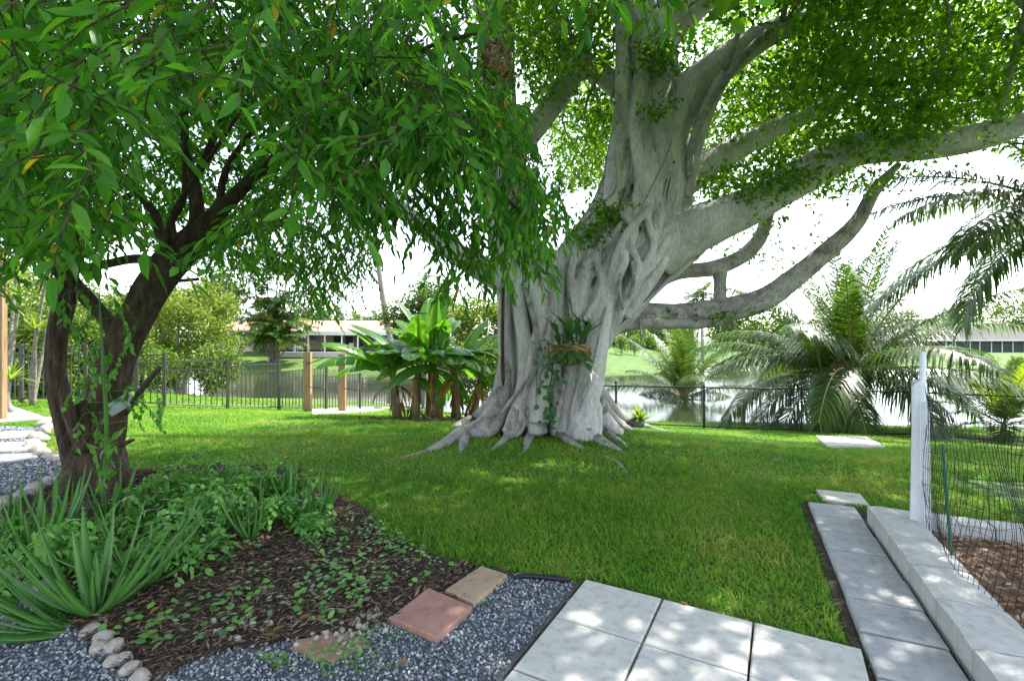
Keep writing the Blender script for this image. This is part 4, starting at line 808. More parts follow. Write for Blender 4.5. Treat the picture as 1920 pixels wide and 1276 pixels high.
# round leaved ground cover and weeds
def round_cover(poly_px, n, s, lift=.03):
    pts = scatter(gpx(poly_px), n); c = np.stack([pts[:, 0], pts[:, 1], terrain(pts[:, 0], pts[:, 1])+lift+rng.uniform(0, .03, n)], 1)
    a = rng.uniform(0, 6.28, n); A = np.stack([np.cos(a), np.sin(a), rng.uniform(-.1, .4, n)], 1)
    return leaf_geo(c, A, unit(rng.normal(size=(n, 3))*.3+[0, 0, 1]), s*rng.uniform(.6, 1.3, n), s*rng.uniform(.6, 1.2, n), .05, .06, True)
mb = MB()
for q, n, s in (([(600, 1010), (720, 990), (800, 1045), (860, 1075), (700, 1130), (610, 1100), (560, 1060)], 240, .036), ([(560, 1080), (660, 1060), (720, 1110), (640, 1180), (540, 1170)], 110, .042), ([(180, 1190), (330, 1130), (480, 1160), (420, 1210), (250, 1230)], 60, .045),
                ([(420, 1110), (520, 1100), (540, 1170), (430, 1180)], 30, .04), ([(560, 1230), (700, 1190), (720, 1240), (600, 1270)], 110, .022), ([(480, 1240), (540, 1235), (520, 1270)], 40, .018), ([(320, 1130), (440, 1060), (560, 1040), (560, 1080), (420, 1150)], 40, .035),
                ([(640, 950), (760, 1010), (830, 1050), (730, 1050), (650, 1000)], 90, .03)):
    mb.add(*round_cover(q, n, s))
mb.build('ground_cover', M['cover'], kind='stuff', label='round leaved creeping ground cover on the mulch', cat='ground cover')
def weed_tufts(l, name, label):
    mb = MB()
    for px, py, n, s in l:
        g = np.array([*g0(px, py), 0.]) if py > 900 else G(px, py); c = g+np.concatenate([rng.normal(size=(n, 2))*s*.9, rng.uniform(.005, .03, (n, 1))], 1); A = rng.normal(size=(n, 3))*[1, 1, .3]+[0, 0, .5]
        mb.add(*leaf_geo(c, A, unit(rng.normal(size=(n, 3))*.3+[0, 0, 1]), s*rng.uniform(.25, .55, n), s*rng.uniform(.12, .25, n), .05, .1))
    mb.build(name, M['weed'], kind='stuff', label=label, cat='weeds')
weed_tufts([(900, 1128, 40, .05), (755, 1188, 50, .05), (770, 1170, 30, .04), (690, 1180, 40, .05), (820, 1200, 24, .035), (865, 1170, 20, .03), (640, 1250, 60, .06), (700, 1255, 30, .05), (590, 1225, 40, .05), (1043, 1120, 14, .03), (1070, 1174, 8, .02), (1215, 1196, 14, .02), (1240, 1160, 5, .015), (1625, 1235, 30, .035), (1640, 1262, 30, .035), (1612, 1215, 20, .03), (1545, 968, 10, .02), (1635, 1000, 8, .02), (800, 1235, 16, .03), (840, 1250, 14, .03), (530, 1250, 30, .04), (430, 1260, 20, .03), (1030, 1130, 8, .02), (860, 1240, 10, .03)], 'weeds', 'small green weeds growing in the gravel and slab joints')
mb = MB()
for (px, py, c_) in ((640, 1000, 0), (665, 1085, 0), (640, 1072, 0), (510, 1200, 0), (590, 1172, 0), (560, 1175, 0), (490, 1205, 0), (770, 1255, 0), (300, 1150, 0)):
    g = np.array([*g0(px, py), .04]); mb.add(*leaf_geo(g[None], np.array([[math.cos(px), math.sin(px), .1]]), np.array([[.1, .1, 1.]]), np.array([.075]), np.array([.03]), .08, .1, True))
mb.build('fallen_leaves', M['bananadry'], kind='stuff', label='scattered yellow fallen leaves lying on mulch and gravel', cat='fallen leaves')
x = rng.uniform(-5, 5, 170); y = rng.uniform(2.6, 12, 170); k_ = ~inside_any(x, y, [GRAVEL, LPATH, WALK, BEDALL]); x, y = x[k_], y[k_]; n = len(x); a = rng.uniform(0, 6.28, n)
c = np.stack([x, y, terrain(x, y)+.05+rng.uniform(0, .02, n)], 1); mb = MB(); mb.add(*leaf_geo(c, np.stack([np.cos(a), np.sin(a), rng.uniform(-.2, .3, n)], 1), unit(rng.normal(size=(n, 3))*.4+[0, 0, 1]), rng.uniform(.03, .065, n), rng.uniform(.012, .025, n), .1, .15, True))
mb.build('lawn_litter', M['bananadry'], kind='stuff', label='brown fallen leaves strewn over the lawn', cat='fallen leaves')
# white pebbles
pts = np.vstack([np.array(g0(px, py))+rng.normal(size=(n, 2))*s for px, py, n, s in ((690, 1170, 26, .06), (650, 1195, 12, .06), (610, 1190, 8, .08), (430, 1190, 12, .06), (470, 1160, 6, .1), (530, 1120, 5, .1), (560, 1225, 5, .06), (660, 1205, 5, .04))])
_o = OCT, OF; th_ = (1+5**.5)/2
OCT = unit(np.array([[-1, th_, 0], [1, th_, 0], [-1, -th_, 0], [1, -th_, 0], [0, -1, th_], [0, 1, th_], [0, -1, -th_], [0, 1, -th_], [th_, 0, -1], [th_, 0, 1], [-th_, 0, -1], [-th_, 0, 1]]))
OF = np.array([[0, 11, 5], [0, 5, 1], [0, 1, 7], [0, 7, 10], [0, 10, 11], [1, 5, 9], [5, 11, 4], [11, 10, 2], [10, 7, 6], [7, 1, 8], [3, 9, 4], [3, 4, 2], [3, 2, 6], [3, 6, 8], [3, 8, 9], [4, 9, 5], [2, 4, 11], [6, 2, 10], [8, 6, 7], [9, 8, 1]])
pebbles(pts, .017, M['rock'], 'white_pebbles', label='white pebbles scattered between mulch and gravel', cat='pebbles')

# ------------------------------------------------------------------ grass
NOGRASS = [MULCH, GRAVEL, LPATH, PATIO, WALK, BEDALL, CPAD, DOCK, LSL]
def grass(n, xr, yr, L, W, lift=0, edge=True):
    x = rng.uniform(*xr, n); y = rng.uniform(*yr, n); s = ~inside_any(x, y, NOGRASS); s &= np.abs(x/y) < 1.22; x, y = x[s], y[s]
    s = ~((np.abs(x-SLABP[0]) < .2) & (np.abs(y-SLABP[1]) < .2)); s &= ((x-.7)/.85)**2+((y-7.9)/.8)**2 > 1
    den = np.sin(x*1.9+y*.7)+np.sin(y*2.3-x*1.1)+np.sin(x*5.1+y*4.3)*.6; s &= rng.uniform(0, 1, len(x)) < np.clip(.85+.12*den, .35, 1); x, y = x[s], y[s]; n = len(x)
    z = terrain(x, y); a = rng.uniform(0, 6.283, n); tl = rng.uniform(.25, 1.15, n); A = unit(np.stack([np.cos(a)*tl, np.sin(a)*tl, np.ones(n)], 1)); N = unit(np.cross(A, np.stack([-np.sin(a), np.cos(a), np.zeros(n)], 1)))
    h = L*rng.uniform(.5, 1.2, n)*(1+.15*np.sin(x*2.7)*np.sin(y*3.1)); S = np.stack([-np.sin(a), np.cos(a), np.zeros(n)], 1)*(W*rng.uniform(.6, 1.2, n))[:, None]*.5
    B = np.stack([x, y, z-.004], 1); mid = B+A*h[:, None]*.55; t = B+A*h[:, None]*.95+np.stack([np.cos(a), np.sin(a), -.35*np.ones(n)], 1)*h[:, None]*.35
    V = np.stack([B-S, B+S, mid+S*.9, mid-S*.9, t], 1).reshape(-1, 3); b = np.arange(n)[:, None]*5
    return V, b+np.array([[3, 2, 4]]), b+np.array([[0, 1, 2, 3]])
mb = MB(); mb.add(*grass(135000, (-2.2, 4.6), (2.3, 5.2), .066, .0085)); mb.add(*grass(136000, (-9.5, 9), (5.2, 8.5), .066, .011)); mb.add(*grass(90000, (-11, 11), (8.5, 13), .065, .015)); mb.add(*grass(36000, (-13, 17), (13, 18), .08, .03)); mb.add(*grass(9000, (-5, -2), (3.9, 5.5), .055, .008))
mb.build('lawn_grass', M['grass'], kind='stuff', label='thick green lawn grass around the fig tree', cat='grass')

# ------------------------------------------------------------------ chain link fence along the lake
FPX = [(868, 16.2), (1010, 15.4), (1155, 14.6), (1320, 13.7), (1503, 13.1), (1710, 12.75), (1925, 11.9), (2150, 11.0)]
FP = [np.array([(p-960)/F*d, d, 0]) for p, d in FPX]
for p in FP: p[2] = tz(p[0], p[1])
FH = 1.2
cf = thing('chain_link_fence', 'black chain link fence along the lake shore', 'fence', FP[0])
for k, p in enumerate(FP):
    mb = MB(); h = FH+(.09 if k == 2 else .02); mb.tube([p-[0, 0, .1], p+[0, 0, h]], .034 if k in (2, 5) else .026, 10); mb.build('post', M['black'], cf, smooth=True)
    mb = MB(); mb.tube([p+[0, 0, h], p+[0, 0, h+.03], p+[0, 0, h+.05]], [.038, .034, .012], 8); mb.build('post_cap', M['black'], cf, smooth=True)
for a, b in zip(FP[:-1], FP[1:]):
    for z, r in ((FH-.02, .021), (.07, .016)):
        mb = MB(); mb.tube([a+[0, 0, z], b+[0, 0, z]], r, 8, cap=False); mb.build('rail', M['black'], cf, smooth=True)
    mb = MB(); L = np.linalg.norm((b-a)[:2]); H = FH-.1; n = int(L/.062)
    def at(s, h): s = min(max(s, 0), L); return a+(b-a)*s/L+np.array([0, 0, .08+h])
    for i in range(-int(H/.062), n+1):
        s0 = i*.062
        for sg in (1, -1):
            q0, q1 = (s0, s0+H) if sg == 1 else (s0+H, s0); t0, t1 = 0, 1
            if sg == 1: t0 = max(0, (0-s0)/H); t1 = min(1, (L-s0)/H)
            else: t0 = max(0, (s0+H-L)/H); t1 = min(1, (s0+H)/H)
            if t1-t0 < .03: continue
            mb.tube([at(q0+(q1-q0)*t0, H*t0)+[0, .003*sg, 0], at(q0+(q1-q0)*t1, H*t1)+[0, .003*sg, 0]], .0032, 3, cap=False)
    mb.build('wire_mesh', M['galv'], cf)
# ------------------------------------------------------------------ stepped iron picket fence
IPX = [(-60, 10.2), (40, 10.3), (160, 10.6), (256, 10.9), (308, 11.1), (427, 12.1), (523, 13.3), (612, 14.9), (675, 16.2), (735, 17.4), (830, 18)]
IP = [np.array([(p-960)/F*d, d, 0.]) for p, d in IPX]
for p in IP: p[2] = tz(p[0], p[1])
fi = thing('iron_fence', 'brown iron picket fence with stepped panels behind the lawn', 'fence', IP[0])
pk = MB().box((0, 0, .5), (.018, .018, 1.0)).mesh('picket'); pk.materials.append(M['iron'])
IH = [1.22, 1.22, 1.2, 1.16, 1.06, 1.1, 1.08, 1.06, 1.05, 1.05, 1.05]
for k, (a, b) in enumerate(zip(IP[:-1], IP[1:])):
    d = b-a; L = np.linalg.norm(d[:2]); rz = math.atan2(d[1], d[0]); top = max(a[2], b[2])+IH[k]; n = int(L/.115); bot = min(a[2], b[2])+.1
    mb = MB(); mb.box((b[0], b[1], (b[2]+top)/2), (.06, .06, top-b[2]+.06), rz); mb.build('post', M['iron'], fi)
    for z in (top-.01, top-.2):
        mb = MB(); c = (a+b)/2; mb.box((c[0], c[1], z), (L, .035, .03), rz); mb.build('rail', M['iron'], fi)
    mb = MB(); mb.tube([a+[0, 0, .1], b+[0, 0, .1]], .016, 4); mb.build('rail', M['iron'], fi)
    for i in range(1, n):
        q = a+d*i/n; o = link('picket', pk, None, fi, loc=(q[0]-IP[0][0], q[1]-IP[0][1], q[2]+.08-IP[0][2])); o.scale = (1, 1, top-q[2]-.09); o.rotation_euler = (jit(.01), jit(.01), rz)
# two timber posts by the concrete path
def timber_post(px, py, top, d, label):
    b = P(px, py, d); b[2] = tz(b[0], b[1]); h = CH-(top-638)/F*d-b[2]; t = thing('timber_post', label, 'post', b, group='timber posts beside the concrete path')
    mb = MB(); mb.box(b+[0, 0, h/2-.05], (.19, .19, h+.1), .12); mb.box(b+[0, 0, h+.004], (.15, .15, .02), .12); mb.build('post', M['timber'], t)
    mb = MB(); mb.tube([b+[-.16, 0, h-.28], b+[.05, -.11, h-.3]], .012, 6); mb.tube([b+[.05, -.1, h-.32], b+[.52, -.1, h-.15]], .012, 6); mb.build('bracket', M['black'], t)
    e = b+[.62, -.35, 0]; e[2] = tz(e[0], e[1]); mb = MB(); mb.tube([b+[.08, -.1, h*.42], e+[0, 0, h*.4], e+[0, 0, h*.38]], .011, 6); mb.tube([e+[0, 0, h*.4], e-[0, 0, .05]], .011, 6); mb.build('handrail', M['black'], t)
timber_post(577, 772, 660, 13.6, 'taller square timber post standing clear of the banana leaves')
timber_post(642, 768, 664, 14.0, 'square timber post touched by a drooping banana leaf tip')
# ------------------------------------------------------------------ white post, garden net, stakes
wb = np.array([3.03, 3.6, .05]); wp = thing('white_post', 'white plastic corner post carrying the black garden net', 'post', wb)
mb = MB(); nu = 16; V = []
for z, w in ((0, .062), (.35, .056), (.8, .05), (1.12, .05), (1.16, .05)):
    for u in range(nu):
        a = 2*math.pi*u/nu; fl_ = 1+.1*math.cos(a*4); dz = 0 if z < 1.15 else -.05*(1-abs(math.sin(a))); V.append(wb+[w*fl_*math.cos(a), w*.8*fl_*math.sin(a), z+dz])
mb.add(V, None, [[r*nu+u, r*nu+(u+1) % nu, (r+1)*nu+(u+1) % nu, (r+1)*nu+u] for r in range(4) for u in range(nu)]); mb.build('sleeve', M['white'], wp)
mb = MB(); mb.tube([wb+[.022, .0, .5], wb+[.024, 0, 1.0], wb+[.026, 0, 1.36]], .021, 12); mb.build('pole', M['white'], wp, smooth=True)
for k in range(6):
    mb = MB(); x = -.04+.016*k; mb.tube([wb+[x, -.052-.004*(k % 2), .02], wb+[x*.9, -.05, .5], wb+[x*.8, -.047, 1.0]], .004, 5); mb.build('flute', M['white'], wp)
def net(origin, dirv, L, H, nv, nh, seed, label):
    g = np.random.default_rng(seed); mb = MB(); ph = g.uniform(0, 6, 12); dirv = np.asarray(dirv); nrm = np.array([-dirv[1], dirv[0]])
    def pt(s, h):
        w = .03*math.sin(s*5+ph[0]+h*2)+.02*math.sin(h*6+ph[1]+s*3); sh = .05*math.sin(h*4.5+ph[2]+s*1.5)*h; z = h-(.12*math.sin(math.pi*min(1, s/L))*(h/H)**2)+.02*math.sin(s*9+ph[3])
        b = origin[:2]+dirv*(s+sh)+nrm*w; return np.array([b[0], b[1], origin[2]+z])
    for i in range(nv): 
        s = L*i/(nv-1); mb.tube([pt(s+.006*math.sin(h*30+i*2.1), h) for h in np.linspace(0, H, 15)], .0019, 4, cap=False)
    for j in range(nh):
        h = H*j/(nh-1); mb.tube([pt(s, h+.006*math.sin(s*25+j)) for s in np.linspace(0, L, 30)], .0014, 4, cap=False)
    return mb.build('garden_net', M['net'], label=label, cat='net')
net(wb+[-.05, -.07, .0], U, 1.75, 1.12, 36, 9, 3, 'black garden netting running inside the block wall from the white post')
net(wb+[.0, -.06, .02], Vv, 1.3, 1.08, 22, 10, 5, 'black garden netting stretched along the far wall of the chip bed')
def stake(b, t, label):
    mb = MB(); mb.tube(smooth_path([b, (b+t)/2, t], 6), [.0095]*5+[.006], 8); mb.build('garden_stake', M['green'], smooth=True, label=label, cat='stake')
sb_ = np.array([2.72, 2.98, .02]); stake(sb_, P(1768, 832, 3.12), 'slim green plastic stake holding the net behind the wall')
stake(np.array([3.5, 3.1, .02]), np.array([3.5, 3.12, .75]), 'green plastic stake holding the net further along the far wall')
# wooden stub, white standpipe, black hose
b = G(1393, 797); mb = MB(); mb.tube([b-[0, 0, .2], b+[0, 0, .3], b+[0, 0, .58]], [.075, .072, .07], 10, bump=.04); mb.build('wooden_stub', M['timber'], smooth=True, label='short weathered wooden stub standing at the water behind the fence', cat='post')
b = G(1237, 782); st = thing('standpipe', 'white pipe fitting on a stand at the water behind the fence', 'pipe', b)
mb = MB(); mb.tube([b-[0, 0, .2], b+[0, 0, .45]], .09, 10); mb.build('pipe', M['trim'], st, smooth=True); mb = MB(); mb.tube(smooth_path([b+[-.22, 0, .55], b+[-.05, 0, .5], b+[.12, 0, .62]], 8), .07, 8); mb.build('elbow', M['trim'], st, smooth=True)
# ------------------------------------------------------------------ palms
def strip_leaf(B, A, N, L, W, droop):
    A = unit(A); S = unit(np.cross(A, N))*(W*.5)[:, None]; n = len(B); Lc = L[:, None]; dn = np.array([0, 0, -1.])*droop[:, None]*Lc
    m1 = B+A*Lc*.45+dn*.16; t = B+A*Lc*.93+dn
    V = np.stack([B-S*.5, B+S*.5, m1+S, m1-S, t], 1).reshape(-1, 3); b = np.arange(n)[:, None]*5
    return V, b+np.array([[3, 2, 4]]), b+np.array([[0, 1, 2, 3]])
def frond(parent, org, az, e0, droop, L, nl, ll, w=.028, ldroop=.5, mat='palm', stem='palmstem', v=.25, petiole=.14):
    n = 18; s = np.linspace(0, 1, n); el = e0-droop*s**1.4; h = np.array([math.cos(az), math.sin(az), 0]); st = L/(n-1)
    pts = np.vstack([[0, 0, 0], np.cumsum(np.cos(el[:-1])[:, None]*h*st+np.sin(el[:-1])[:, None]*np.array([0, 0, 1.])*st, axis=0)])
    f = np.repeat(np.linspace(petiole, .99, nl), 2); sd = np.tile([1, -1], nl); f = np.clip(f+rng.normal(size=len(f))*.004, 0, 1)
    i = np.minimum((f*(n-1)).astype(int), n-2); g = (f*(n-1)-i)[:, None]; B = pts[i]*(1-g)+pts[i+1]*g; T = unit(pts[i+1]-pts[i]); side = np.cross(h, [0, 0, 1.]); Up = unit(np.cross(np.broadcast_to(side, T.shape), T))
    prof = np.clip(np.sin(np.clip((f-petiole)/(1-petiole), 0, 1)*2.15+.75), .4, 1); A = T*(.45+.6*f[:, None])+side*sd[:, None]*.9+Up*v+rng.normal(size=T.shape)*.11
    mb = MB(); mb.add(*strip_leaf(B, A, Up, ll*prof*rng.uniform(.85, 1.1, len(f)), np.full(len(f), w), ldroop*rng.uniform(.7, 1.3, len(f)))); me = mb.mesh('frond', True); me.materials.append(M[mat])
    o = link('frond', me, None, parent, loc=tuple(org)); mb = MB(); mb.tube(pts, np.linspace(.03, .005, n)*L/3.5, 5, cap=False); me = mb.mesh('midrib', True); me.materials.append(M[stem]); link('midrib', me, None, o, loc=(0, 0, 0)); return o
def palm(label, base, crown, tr, nf, L, nl=46, ll=.62, e=(.1, 1.35), dr=(.7, 1.5), group=None, mat='palm', young=0, name='coconut_palm', ldroop=.5, w=.03, extra=(), trunk_bump=.06, v=.25):
    t = thing(name, label, 'palm', base, group, world_parts=False); c = np.asarray(crown)-base
    mb = MB(); mid = c*.5+np.array([jit(.05)*c[2], 0, 0]); mb.tube(smooth_path([[0, 0, -.15], [0, 0, .02], mid, c], 20), lerp_path([tr*1.35, tr*1.15, tr, tr*.85], 20), 14, bump=trunk_bump, seed=int(abs(base[0])*100)); mb.build('trunk', M['palmtrunk'], t, smooth=True, loc=(0, 0, 0))
    for k in range(nf):
        f = (k+.5)/nf; el = e[1]+(e[0]-e[1])*f+jit(.1); frond(t, c+[0, 0, .0], k*2.399+jit(.25), el, dr[0]+(dr[1]-dr[0])*f, L*random.uniform(.8, 1.1)*(1-.15*(f > .8)), nl, ll, w, ldroop, mat if k >= young else 'palmyoung', v=v)
    for az, el, d_, l_ in extra: frond(t, c, az, el, d_, l_, nl, ll, w, ldroop, mat, v=v)
    return t
b = G(1590, 802); palm('coconut palm with slim pale trunk behind the chain link fence', b, b+[.1, 0, 1.65], .15, 26, 4.9, 105, 1.05, (-.15, 1.5), (.35, 1.5), w=.042, ldroop=.75, extra=((.12, .42, .75, 4.9), (.05, .7, .8, 4.6), (2.6, .5, 1.2, 4.2), (1.5, 1.4, .2, 4.6)))
b = G(1543, 801); palm('coconut palm with thick shaggy dark trunk beside slim palm', b, b+[.05, .1, 1.5], .3, 18, 4.1, 90, .95, (-.2, 1.4), (.5, 1.6), w=.042, ldroop=.75, trunk_bump=.12)
b = G(1281, 781); palm('clumping palm over the water behind the staked fence corner', b, b+[0, 0, .9], .12, 26, 4.4, 92, 1.0, (.05, 1.5), (.25, 1.4), w=.042, ldroop=.6, extra=((-1.45, 1.5, .15, 4.0), (1.2, 1.5, .1, 4.0)), young=2)
b = np.array([11.6, 9.6, tz(11.6, 9.6)]); palm('tall coconut palm whose fronds hang over the chip bed corner', b, np.array([11.2, 9.4, 3.9]), .18, 18, 4.4, 84, .9, (-.3, 1.2), (.7, 1.3), w=.042, extra=((2.9, .55, .9, 4.3), (3.25, .3, .9, 4.3), (3.5, .1, .9, 4.2), (3.05, -.15, .7, 4.4)), ldroop=.6)
b = G(1882, 822); palm('small yellow green palm at the water seen through the net', b, b+[0, 0, .35], .07, 15, 1.9, 44, .6, (.05, 1.5), (.3, 1.3), w=.04, young=5, ldroop=.25, extra=((-1.5, 1.45, .1, 1.8),))
# background palms
def P_(px, py, d, base=None): q = P(px, py, d); return q
def far_palm(px, py, d, L, nf, tr, label, name='palm_tree', mat='palm', base_px=None, w=.07, nl=22, grp='palms behind the house', bend=0):
    c = P(px, py, d); bx = (base_px or px); b = P(bx, 640, d); b[2] = tz(b[0], b[1]); return palm(label, b, c, tr, nf, L, nl, L*.36, (-.5, 1.2), (.6, 1.5), grp, mat, name=name, w=w, ldroop=.4)
far_palm(698, 400, 45, 2.6, 10, .25, 'tall leaning coconut palm with bare pale trunk above the house', base_px=742, grp=None)
far_palm(790, 530, 40, 2.3, 13, .14, 'yellowing palm with drooping fronds above the banana leaves', grp=None)
for px, py, lab in ((632, 583, 'round headed fan palm over the middle of pink roof'), (598, 577, 'fan palm over pink roof near the palm clump'), (568, 590, 'low palm top just above pink roof beside the clump'), (668, 598, 'low palm top at the right end of pink roof'), (705, 596, 'small palm top beside the bare leaning trunk'), (835, 596, 'palm top behind upright banana leaves')):
    far_palm(px, py, 78, 2.6, 14, .22, lab, w=.16, nl=14)
for px, py, lab in ((1318, 548, 'dark far palm rising behind the branch fork'), (1300, 560, 'dark far palm beside the branch fork base')): far_palm(px, py, 62, 2.8, 14, .2, lab, grp=None, w=.14, nl=16)
# clump of slender palms by the house
b = P(515, 656, 49); b[2] = tz(b[0], b[1]); ac = thing('palm_clump', 'dense clump of slender palms with yellowing fronds before the house', 'palm', b, world_parts=False)
for k, (px, py, d) in enumerate(((470, 495, 49), (498, 488, 49.5), (540, 492, 49), (562, 500, 48.5), (520, 520, 49), (492, 560, 48.6), (535, 565, 48.4), (510, 590, 48.2), (482, 600, 48.6), (548, 605, 48.4), (520, 615, 48), (490, 635, 47.6), (505, 640, 47.4), (525, 642, 47.4), (545, 636, 47.6), (515, 628, 47.8))):
    c = P(px, py, d)-b; mb = MB(); mb.tube(smooth_path([[jit(.5), jit(.3), -.2], c*[.6, .5, .5], c], 10), .07, 6); mb.build('trunk', M['palmtrunk'], ac, loc=(0, 0, 0), smooth=True)
    for q in range(8 if py < 550 else 11): frond(ac, c, q*2.4+k, random.uniform(0, 1.3), random.uniform(.8, 1.6), random.uniform(2.2, 3.2), 20, .95, .16, .5, 'palmyoung' if (py > 580 and q % 4 == 0) else 'palm')
# ------------------------------------------------------------------ bananas
def banana_leaf(parent, org, az, e0, droop, L, W, mat='banana', tear=.18):
    n = 18; s = np.linspace(0, 1, n); el = e0-droop*s**1.3; h = np.array([math.cos(az), math.sin(az), 0]); st = L/(n-1)
    pts = np.vstack([[0, 0, 0], np.cumsum(np.cos(el[:-1])[:, None]*h*st+np.sin(el[:-1])[:, None]*np.array([0, 0, 1.])*st, axis=0)])
    side = np.cross(h, [0, 0, 1.]); mb = MB(); i0 = 4; fold = random.uniform(.1, .9)
    for sd in (1, -1):
        grp = []; i = i0; shift = 0
        for i in range(i0, n-1):
            V = []
            if random.random() < tear: shift = random.uniform(-.1, .1); gap = .22
            else: gap = 0
            for j in (i, i+1):
                f = (j-i0)/(n-1-i0); wd = W*.5*max(.02, math.sin(math.pi*min(1, .09+f*.91)**.8))**.55*(1 if j < n-1 else .1); T = unit(pts[min(j+1, n-1)]-pts[max(j-1, 0)]); up = np.cross(side, T)
                jj = pts[j]+T*(gap*st if j == i else 0); e = side*sd*wd*math.cos(fold*.6)-np.array([0, 0, 1])*wd*(fold*.55+abs(shift)); m_ = side*sd*wd*.5+up*wd*.1; V += [pts[j], jj+m_+T*wd*.1-np.array([0, 0, abs(shift)*wd*.4]), jj+e+T*wd*.22]
            mb.add(V, None, [[0, 1, 4, 3], [1, 2, 5, 4]])
    me = mb.mesh('leaf', True); bm_merge(me); me.materials.append(M[mat]); o = link('leaf', me, None, parent, loc=tuple(org))
    mb = MB(); mb.tube(pts-[0, 0, .008], np.linspace(.03, .006, n), 6, cap=False); me = mb.mesh('midrib', True); me.materials.append(M['strap']); link('midrib', me, None, o, loc=(0, 0, 0)); return o
import bmesh
def bm_merge(me):
    bm = bmesh.new(); bm.from_mesh(me); bmesh.ops.remove_doubles(bm, verts=bm.verts, dist=.0005); bm.to_mesh(me); bm.free(); me.polygons.foreach_set('use_smooth', np.ones(len(me.polygons), bool))
def banana(px, py, d, h, leaves, nrand, label, tr=.11, L=1.7, dry=2):
    b = P(px, py, d); b[2] = tz(b[0], b[1]); t = thing('banana_plant', label, 'banana plant', b, 'banana plants in one clump', world_parts=False); c = np.array([jit(.15), jit(.1), h])
    mb = MB(); mb.tube(smooth_path([[0, 0, -.1], [0, 0, .02], c*.5, c], 16), lerp_path([tr*1.25, tr*1.1, tr*.9, tr*.6], 16), 14, bump=.07, seed=int(px)); mb.build('pseudostem', M['bananastem'], t, smooth=True, loc=(0, 0, 0))
    for az, el, dr, l_ in leaves: banana_leaf(t, c, az, el, dr, l_, l_*.34)
    for k in range(nrand): banana_leaf(t, c, k*2.4+px*.1, random.uniform(.15, 1.15), random.uniform(.7, 1.7), L*random.uniform(.85, 1.2), L*random.uniform(.3, .38))
    for k in range(dry): banana_leaf(t, c*.85, k*2.9+px, random.uniform(-.6, .2), random.uniform(1.0, 1.5), h*.75, .3, 'bananadry' if k % 2 else 'banana')
    for k in range(9):          # shed leaf sheaths round the stem
        a = random.uniform(0, 6.28); z = h*random.uniform(.05, .75); q = np.array([math.cos(a)*tr*.95, math.sin(a)*tr*.95, z]); mb = MB(); mb.add(*leaf_geo(q[None], np.array([[math.cos(a)*.35, math.sin(a)*.35, -1]]), np.array([[math.cos(a), math.sin(a), .2]]), np.array([random.uniform(.25, .6)]), np.array([.1]), .02, .0, True)); me = mb.mesh('sheath'); me.materials.append(M['bananastem'] if k % 3 else M['bananadry']); link('sheath', me, None, t, loc=(0, 0, 0))
PI = math.pi
banana(745, 782, 11.4, .95, [(PI+.2, .75, 1.5, 1.9), (PI-.3, .5, 1.3, 1.7), (PI+.5, 1.2, .9, 1.6)], 6, 'banana plant with long leaves drooping past the timber posts')
banana(778, 785, 11.2, 1.1, [(PI+.1, .9, .7, 1.9), (-1.4, 1.3, .6, 1.5), (PI-.2, .35, .9, 1.8)], 6, 'banana plant with brown peeling stem and wide low leaves')
banana(822, 787, 11.3, 1.25, [(1.4, 1.5, .2, 1.8), (0.3, .5, 1.7, 1.6), (-1.2, .8, 1.5, 1.3), (PI, 1.25, .5, 1.8)], 7, 'tallest banana plant with upright leaves in the clump centre')
banana(856, 784, 11.6, 1.15, [(.1, .9, 1.6, 1.6), (.5, 1.2, .6, 1.6), (-1.0, .7, 1.6, 1.3)], 6, 'banana plant with split leaves drooping toward the fig trunk', dry=3)
banana(888, 782, 12, 1.0, [(.2, 1.3, .6, 1.5), (0, .6, 1.4, 1.3)], 5, 'shorter banana plant right next to the fig trunk', .09)
banana(805, 780, 12.2, 1.4, [(1.8, 1.4, .4, 1.8), (2.6, 1.1, .9, 1.7)], 4, 'banana plant at the back of the clump behind the tallest', .1)
g = G(815, 788); mb = MB(); n = 400; c = g+np.concatenate([rng.normal(size=(n, 2))*[.75, .2], rng.uniform(0, .03, (n, 1))], 1); c[:, 2] = terrain(c[:, 0], c[:, 1])+.02; mb.add(*leaf_geo(c, rng.normal(size=(n, 3))*[1, 1, .15], unit(rng.normal(size=(n, 3))*.3+[0, 0, 1]), rng.uniform(.08, .3, n), rng.uniform(.02, .07, n))); mb.build('leaf_litter', M['chips'], kind='stuff', label='dark leaf litter under the banana clump', cat='leaf litter')
# ------------------------------------------------------------------ strap leaved plants, pot, hedge
def rosette(parent, c, L, n, w, mat='strap', el=(-.2, 1.4)):
    a = rng.uniform(0, 6.283, n); e = rng.uniform(*el, n); A = np.stack([np.cos(a)*np.cos(e), np.sin(a)*np.cos(e), np.sin(e)], 1); N = np.stack([-np.sin(e)*np.cos(a), -np.sin(e)*np.sin(a), np.cos(e)], 1)
    mb = MB(); mb.add(*strip_leaf(np.repeat(np.asarray(c)[None], n, 0), A, N, L*rng.uniform(.7, 1.15, n), np.full(n, w), rng.uniform(.05, .4, n))); return mb.build('leaf_rosette', M[mat], parent, smooth=True)
def dragon(px, py, d, heads, label):
    b = P(px, py, d); b[2] = tz(b[0], b[1]); t = thing('dragon_tree', label, 'dragon tree', b, 'dragon trees at the picket fence')
    for hx, hy in heads:
        c = P(hx, hy, d+jit(.5)); mb = MB(); mb.tube(smooth_path([b, (b*.6+c*.4)+[jit(.1), 0, 0], c], 12), lerp_path([.05, .035, .022], 12), 7, bump=.05); mb.build('stem', M['palmtrunk'], t, smooth=True); rosette(t, c, .55, 44, .035)
dragon(12, 758, 9.4, [(8, 500), (38, 560), (-30, 590), (30, 520)], 'tall dragon tree beside the pale post with four leaf heads')
